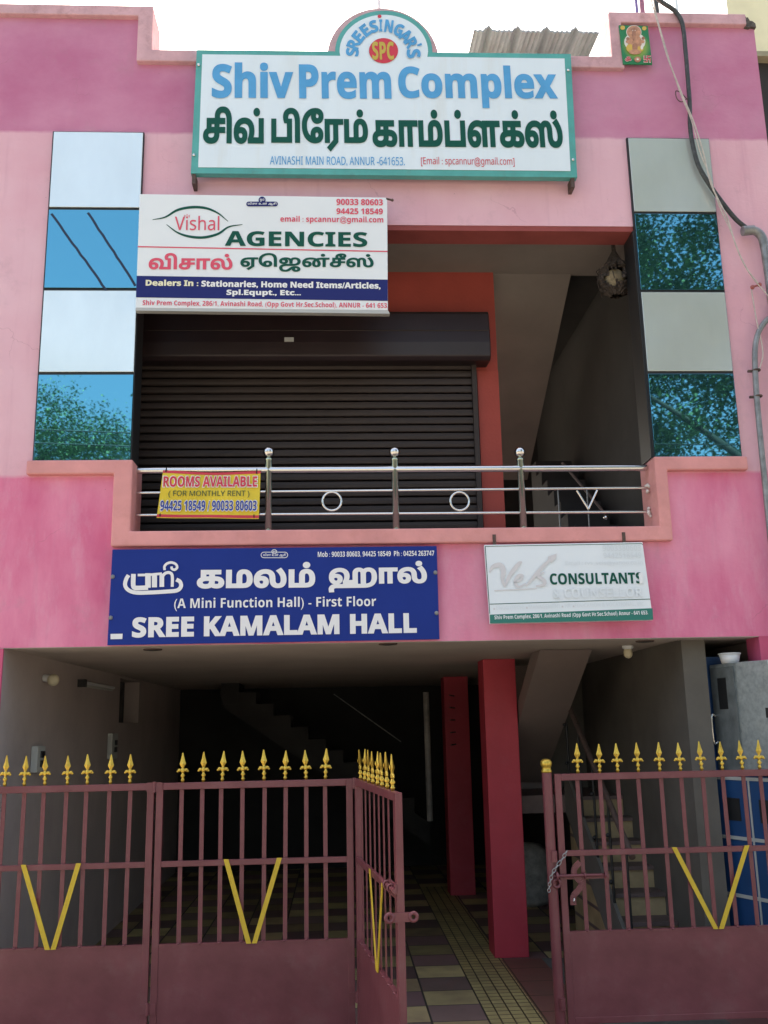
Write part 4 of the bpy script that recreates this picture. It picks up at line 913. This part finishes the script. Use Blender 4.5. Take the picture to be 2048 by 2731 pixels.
# ------------------------------------------------------------------ gate
def finial_mb():
    m = MB().lathe([(.010, 0), (.010, .012), (.015, .016), (.010, .022), (.008, .034), (.017, .046), (.010, .056), (.007, .066)], n=10)
    for (x, z, sx, sz, r) in ((0, .080, .9, 1.25, .016), (-.021, .082, 1.15, .85, .0135), (.021, .082, 1.15, .85, .0135), (-.033, .074, .8, .7, .010), (.033, .074, .8, .7, .010)):
        m.ball((x, 0, z), r, 8, (sx, .62, sz))
    lv = [(.006, .006, .094), (.021, .010, .124), (.013, .008, .150), (.007, .005, .178), (.0035, .003, .197)]
    vs = []
    for (a, b_, z) in lv: vs += [(a, 0, z), (0, -b_, z), (-a, 0, z), (0, b_, z)]
    fs = [(4 * i + k, 4 * i + (k + 1) % 4, 4 * i + 4 + (k + 1) % 4, 4 * i + 4 + k) for i in range(len(lv) - 1) for k in range(4)] + [(0, 3, 2, 1), (16, 17, 18, 19)]
    m.add(vs, [f[::-1] for f in fs[:-2]] + fs[-2:])
    # raised lozenge on both faces of the blade
    for s_ in (-1, 1): m.add([(0, s_ * .0125, .142), (-.0085, s_ * .0105, .126), (0, s_ * .0125, .110), (.0085, s_ * .0105, .126), (0, s_ * .0155, .126)], [(0, 1, 4), (1, 2, 4), (2, 3, 4), (3, 0, 4)])
    return m
FIN_ME = mesh('spear_finial', finial_mb(), M_GOLD)
GT, GM, GB = 1.685, 1.170, .675      # top, middle and sheet heights
GRP = 'leaves of the maroon gate'
def leaf(name, label, P0, P1, bars, v=None, dz0=0.0, dz1=0.0, fin_dx=0.0, flip=1):
    """P0, P1: ends (x, y); bars: list of local x; v: (x_left, x_mid, x_right) of the yellow V"""
    P0 = np.array(P0); P1 = np.array(P1); d = P1 - P0; W = np.linalg.norm(d); rz = math.atan2(d[1], d[0])
    g_ = thing(name, label, 'gate', (P0[0], P0[1], 0), rz, GRP)
    sw_, T = .045, .019
    fr = MB()
    fr.box(0, sw_, -T, T, .12, GT); fr.box(W - sw_, W, -T, T, .12, GT)
    fr.box(sw_, W - sw_, -T * .98, T * .98, GT - .045, GT - .0005); fr.box(sw_, W - sw_, -T * .9, T * .9, .12, .16)
    obj('frame', fr, M_GATE, g_, bevel=.003, local=True)
    obj('middle_rail', MB().box(sw_, W - sw_, -.0165, .006, GM - .018, GM + .018), M_GATE, g_, bevel=.002, local=True)
    obj('sheet_panel', MB().box(sw_ - .004, W - sw_ + .004, -.0145, -.0115, .14, GB), M_GATE, g_, local=True)
    srl = MB().box(sw_, W - sw_, -.0165, .014, GB - .010, GB + .006)
    for x in bars: srl.ball((x, -.013, GB + .005), .010, 6, (1.3, 1, .7))
    obj('sheet_rail', srl, M_GATE, g_, local=True)
    bm = mesh('bar', MB().box(-.014, .014, -.003, .003, GB + .006, GT - .046), M_GATE)
    for i, x in enumerate(bars):
        o = bpy.data.objects.new('bar', bm); link(o, g_); o.location = (x, 0.004, 0); o.rotation_euler = (0, rnd.uniform(-.004, .004), 0)
        s_ = bpy.data.objects.new('spear_finial', FIN_ME); link(s_, g_); s_.location = (x + fin_dx, 0, GT - .001); s_.rotation_euler = (rnd.uniform(-.05, .05), rnd.uniform(-.045, .045), rnd.uniform(-.12, .12)); s_.scale = (1, 1, rnd.uniform(.97, 1.03))
    if v:
        a, m_, b_ = v; yv = -.020
        mb = MB()
        for (xa, xb) in ((a, m_ - .018), (b_, m_ + .018)):
            h = .016; mb.prism([(xa - h, yv, GM + .022), (xa + h, yv, GM + .022), (xb + h, yv, GB - .004), (xb - h, yv, GB - .004)], (0, -.006, 0))
        obj('v_ornament', mb, M_YEL, g_, local=True)
    return g_, W
GY = -.30
def gx_(px, py=1700): return aty(*D(px, py), GY)[0]
x_l0, x_l1, x_m0, x_m1 = -2.365, gx_(334), gx_(339), gx_(762)
lb = [aty(*z5(x, 0), GY)[0] for x in ()]
def gz(x): return aty(x * .61724, 1700 + 800 * .61724, GY)[0]     # bars read off at mid height
L1, W1 = leaf('gate_leaf', 'maroon barred gate leaf fixed against the hall side wall', (x_l0, GY), (x_l1, GY), [gz(x) - x_l0 for x in (10, 95, 185, 283, 370, 470, 555)], v=tuple(aty(*z_, GY)[0] - x_l0 for z_ in ((105 * .61724, 2310), (222 * .61724, 2525), (343 * .61724, 2308))), fin_dx=0.0)
L2, W2 = leaf('gate_leaf', 'maroon barred gate leaf closed in the middle of the gateway', (x_m0, GY), (x_m1, GY), [gz(x) - x_m0 for x in (785, 875, 957, 1048, 1140, 1231, 1323, 1407)], v=tuple(aty(*z_, GY)[0] - x_m0 for z_ in ((978 * .61724, 2292), (1088 * .61724, 2510), (1208 * .61724, 2288))))
tip = np.array([.318, -1.82]); hin = np.array([x_m1 + .03, GY - .01]); wf = np.linalg.norm(tip - hin)
L3, W3 = leaf('gate_leaf', 'maroon gate leaf swung open toward the street, seen almost edge on', hin, tip, [wf * (i + 1) / 9 for i in range(8)], v=(wf * .42, wf * .56, wf * .72))
rb = [aty(*(1024 + x * .61724, 1700 + 760 * .61724), GY)[0] for x in (848, 943, 1022, 1112, 1205, 1296, 1388, 1478, 1566, 1640)]
x_r0, x_r1 = aty(1024 + 735 * .61724, 2085, GY)[0], 3.10
L4, W4 = leaf('gate_leaf', 'maroon barred gate leaf with a slide bolt, standing before the stairs and lockers', (x_r0, GY), (x_r1, GY - .01), [x - x_r0 for x in rb], v=tuple(aty(*q, GY)[0] - x_r0 for q in ((1024 + 1250 * .61724, 2278), (1024 + 1438 * .61724, 2470), (1024 + 1564 * .61724, 2276))))
# hinges
def hinge(p, x, z): obj('hinge', MB().tube([(x, -.024, z - .035), (x, -.024, z + .035)], .013, 8).box(x - .05, x + .05, -.026, -.02, z - .03, z + .03), M_GATE, p, local=True)
hinge(L1, W1 + .002, .30); hinge(L1, W1 + .002, 1.66); hinge(L2, W2 + .014, .33); hinge(L2, W2 + .012, 1.655)
# bolt and eye plates on the open leaf
lb_ = MB().box(W3 - .20, W3 + .0, -.03, -.0195, 1.185, 1.235); obj('latch_plate', lb_, M_GATE, L3, local=True)
obj('slide_bolt', MB().tube([(W3 - .34, -.042, 1.21), (W3 + .05, -.042, 1.21)], .012, 8).torus((W3 - .17, -.042, 1.21), .018, .006, 'x', 14, 6).torus((W3 - .05, -.042, 1.21), .018, .006, 'x', 14, 6), M_GATE, L3, local=True)
def eye_plate(mbx, cx, cy, cz, axis, r=.032):
    mbx.torus((cx, cy, cz), r * .72, r * .32, axis, 20, 8)
ep = MB().box(W3 - .004, W3 + .006, -.045, .045, 1.052, 1.098); obj('lock_plate', ep, M_GATE, L3, local=True)
for s_ in (-1, 1): obj('lock_eye', MB().torus((W3 + .004, s_ * .062, 1.075), .019, .010, 'x', 18, 8), M_GATE, L3, local=True)
# slide bolt on the stair-side leaf
def lx(px, py): 
    a = aty(px, py, GY - .02); return a[0] - x_r0, a[2]
zr = zoomer(1024, 2200, .61724)
b0 = lx(*zr(745, 222)); b1 = lx(*zr(972, 226))
obj('bolt_plate', MB().box(.03, b1[0], -.028, -.0215, b0[1] - .02, b0[1] + .012), M_GATE, L4, local=True)
obj('slide_bolt', MB().tube([(b0[0] - .03, -.042, b0[1] + .004), (b1[0] - .05, -.042, b0[1] + .004)], .009, 8).torus((b0[0], -.042, b0[1] + .004), .022, .009, 'x', 14, 8).torus((.16, -.042, b0[1] + .004), .016, .006, 'x', 14, 6).torus((.3, -.042, b0[1] + .004), .016, .006, 'x', 14, 6), M_GATE, L4, local=True)
hs = smooth_pts([lx(*zr(q[0], q[1])) for q in ((845, 160), (822, 185), (822, 215), (850, 250), (838, 280), (817, 305), (817, 345))], 6)
hv = MB(); 
for i in range(len(hs) - 1):
    A, C_ = np.array(hs[i]), np.array(hs[i + 1]); dd_ = (C_ - A) / (np.linalg.norm(C_ - A) + 1e-9); nn = np.array([-dd_[1], dd_[0]]) * .02
    hv.prism([((A + nn)[0], -.030, (A + nn)[1]), ((C_ + nn)[0], -.030, (C_ + nn)[1]), ((C_ - nn)[0], -.030, (C_ - nn)[1]), ((A - nn)[0], -.030, (A - nn)[1])], (0, -.005, 0))
obj('hasp', hv, M_GATE, L4, local=True)
c = lx(*zr(817, 322)); obj('staple', MB().torus((c[0], -.045, c[1]), .014, .004, 'x', 14, 6), M_STEEL, L4, local=True)
# post
px0 = aty(*D(1189, 1700), GY)[0] - .035
GP = thing('gate_post', 'round maroon gate post capped with a gold knob', 'post', (1.427, GY, 0))
pxm = 1.427
obj('shaft', MB().tube([(pxm, GY, -.02), (pxm, GY, 1.70)], .034, 20), M_GATE, GP)
obj('cap', MB().lathe([(.036, 1.695), (.038, 1.705), (.032, 1.715), (.030, 1.728), (.037, 1.738), (.040, 1.752), (.038, 1.768), (.028, 1.780), (.010, 1.786)], (pxm, GY, 0), 18), M_GOLD, GP)
for z in (1.155, .25): obj('sleeve', MB().tube([(pxm + .012, GY - .036, z - .035), (pxm + .012, GY - .036, z + .035)], .022, 12), M_GATE, GP)
obj('stop_ring', MB().torus((pxm + .02, GY - .036, .985), .024, .010, 'y', 16, 8), M_GATE, GP)
# chain
ch = MB(); cp_ = smooth_pts([aty(*zr(*q), GY - .055) for q in ((790, 112), (775, 140), (750, 175), (730, 205), (720, 235), (714, 265), (712, 290))], 2)
for i in range(0, len(cp_) - 1):
    a, b_ = np.array(cp_[i]), np.array(cp_[i + 1]); d = b_ - a; L_ = np.linalg.norm(d); d = d / L_; sd2 = np.cross(d, [0, 1, 0]) if i % 2 else np.array([0, 1.0, 0]); sd2 = sd2 / np.linalg.norm(sd2)
    m_ = (a + b_) / 2; pts = [m_ + d * (L_ * .68) * math.cos(t) + sd2 * .010 * math.sin(t) for t in np.linspace(0, 2 * math.pi, 11)]
    ch.tube(pts, .0032, 5, caps=False)
tag(obj('chain', ch, mat('dull_chain_steel', (.35, .36, .36), .35, metal=.9)), 'steel chain draped between the round post and the gate leaf', 'chain')

# ------------------------------------------------------------------ across the street: trees and wires, seen mirrored in the blue panes
M_BARK = mat('bark', (.045, .035, .028), .9, var=.3, scale=8)
def leaf_mat(name, a, b_):
    m = bpy.data.materials.new(name); m.use_nodes = True; n = m.node_tree.nodes; l = m.node_tree.links; b = n['Principled BSDF']; b.inputs['Roughness'].default_value = .55
    oi = n.new('ShaderNodeNewGeometry'); r = n.new('ShaderNodeValToRGB'); r.color_ramp.elements[0].color = (*a, 1); r.color_ramp.elements[1].color = (*b_, 1)
    l.new(oi.outputs['Random Per Island'], r.inputs[0]); l.new(r.outputs[0], b.inputs['Base Color']); b.inputs['Subsurface Weight'].default_value = 0
    return m
M_LEAF1 = leaf_mat('leaf_green', (.07, .13, .05), (.13, .21, .08)); M_LEAF2 = leaf_mat('deep_leaf_green', (.045, .085, .035), (.11, .17, .06))
def tree(x, y, h, cr, cz, n_cl, n_lf, ls, label, m, seed, sq=(1, 1, 1), limbs=9, tr=.24, cf=.24, ty=0.0):
    q = random.Random(seed); t = thing('street_tree', label, 'tree', (x, y, 0), group='trees across the street')
    tk = MB(); trunk = smooth_pts([(x, y + ty, -.05), (x + q.uniform(-.2, .2), y + ty, h * .3), (x + q.uniform(-.4, .4), y + ty, h * .6), (x + q.uniform(-.5, .5), y + ty * .6, h * .92)], 5)
    tk.tube(trunk, [tr * (1 - .85 * i / (len(trunk) - 1)) for i in range(len(trunk))], 8)
    ends = []
    for i in range(limbs):
        b0 = trunk[int(len(trunk) * (.35 + .6 * i / limbs))]; a = q.uniform(0, 6.28); R_ = cr * q.uniform(.6, .95)
        e = (b0[0] + R_ * math.cos(a) * sq[0], b0[1] + R_ * math.sin(a) * sq[1], b0[2] + q.uniform(.3, 1.0) * cr * .55)
        mid = ((b0[0] + e[0]) / 2 + q.uniform(-.3, .3), (b0[1] + e[1]) / 2, (b0[2] + e[2]) / 2 + .3); tk.tube(smooth_pts([b0, mid, e], 4), [.09 - .075 * k / 8 for k in range(9)], 6); ends += [mid, e, e]
    obj('trunk', tk, M_BARK, t)
    cl = MB(); V = []; Fc = []
    for i in range(n_cl):
        if i < len(ends): c = ends[i]
        else:
            while True:
                u = [q.uniform(-1, 1) for _ in range(3)]
                if u[0] ** 2 + u[1] ** 2 + u[2] ** 2 <= 1: break
            c = (x + u[0] * cr * sq[0], y + u[1] * cr * sq[1], cz + u[2] * cr * sq[2])
        rr = q.uniform(.45, .95) * cr * cf
        for j in range(n_lf):
            p = [c[k] + q.gauss(0, .55) * rr * (1 if k < 2 else .75) for k in range(3)]; a = q.uniform(0, 6.28); el = q.uniform(-1.0, .6); s_ = ls * q.uniform(.6, 1.3)
            d1 = (math.cos(a) * math.cos(el) * s_, math.sin(a) * math.cos(el) * s_, math.sin(el) * s_); w2 = s_ * .27; d2 = (-math.sin(a) * w2, math.cos(a) * w2, q.uniform(-.4, .4) * w2)
            k0 = len(V)
            V += [tuple(p), tuple(p[k] + d1[k] * .5 + d2[k] for k in range(3)), tuple(p[k] + d1[k] for k in range(3)), tuple(p[k] + d1[k] * .5 - d2[k] for k in range(3))]; Fc.append((k0, k0 + 1, k0 + 2, k0 + 3))
    cl.v = V; cl.f = Fc; cl.sm = [False] * len(Fc); obj('crown', cl, m, t); return t
tree(-7.3, -15.0, 9.4, 3.3, 6.9, 420, 260, .085, 'bushy green tree across the street, mirrored in the lowest blue pane', M_LEAF1, 3, (1, .8, .9))
tree(8.4, -12.0, 16.0, 5.0, 11.6, 560, 170, .12, 'tall leafy tree with a dark trunk, mirrored in the panes beside the conduit', M_LEAF2, 8, (1, .8, 1.05), 16, .42, .15, 2.6)
tree(5.0, -14.5, 9.5, 2.6, 7.0, 110, 90, .16, 'smaller tree beside the tall one across the street', M_LEAF2, 12)
for k, (y, z) in enumerate(((-9, 6.9), (-9.3, 6.75), (-9.6, 6.5))):
    tag(obj('overhead_wire', MB().tube([(x, y, z + .0012 * x * x - .03 * x) for x in np.linspace(-40, 40, 25)], .012, 6), M_BLACK), 'black overhead street wire crossing before the trees, mirrored in the lowest pane', 'wire', 'overhead wires along the street')
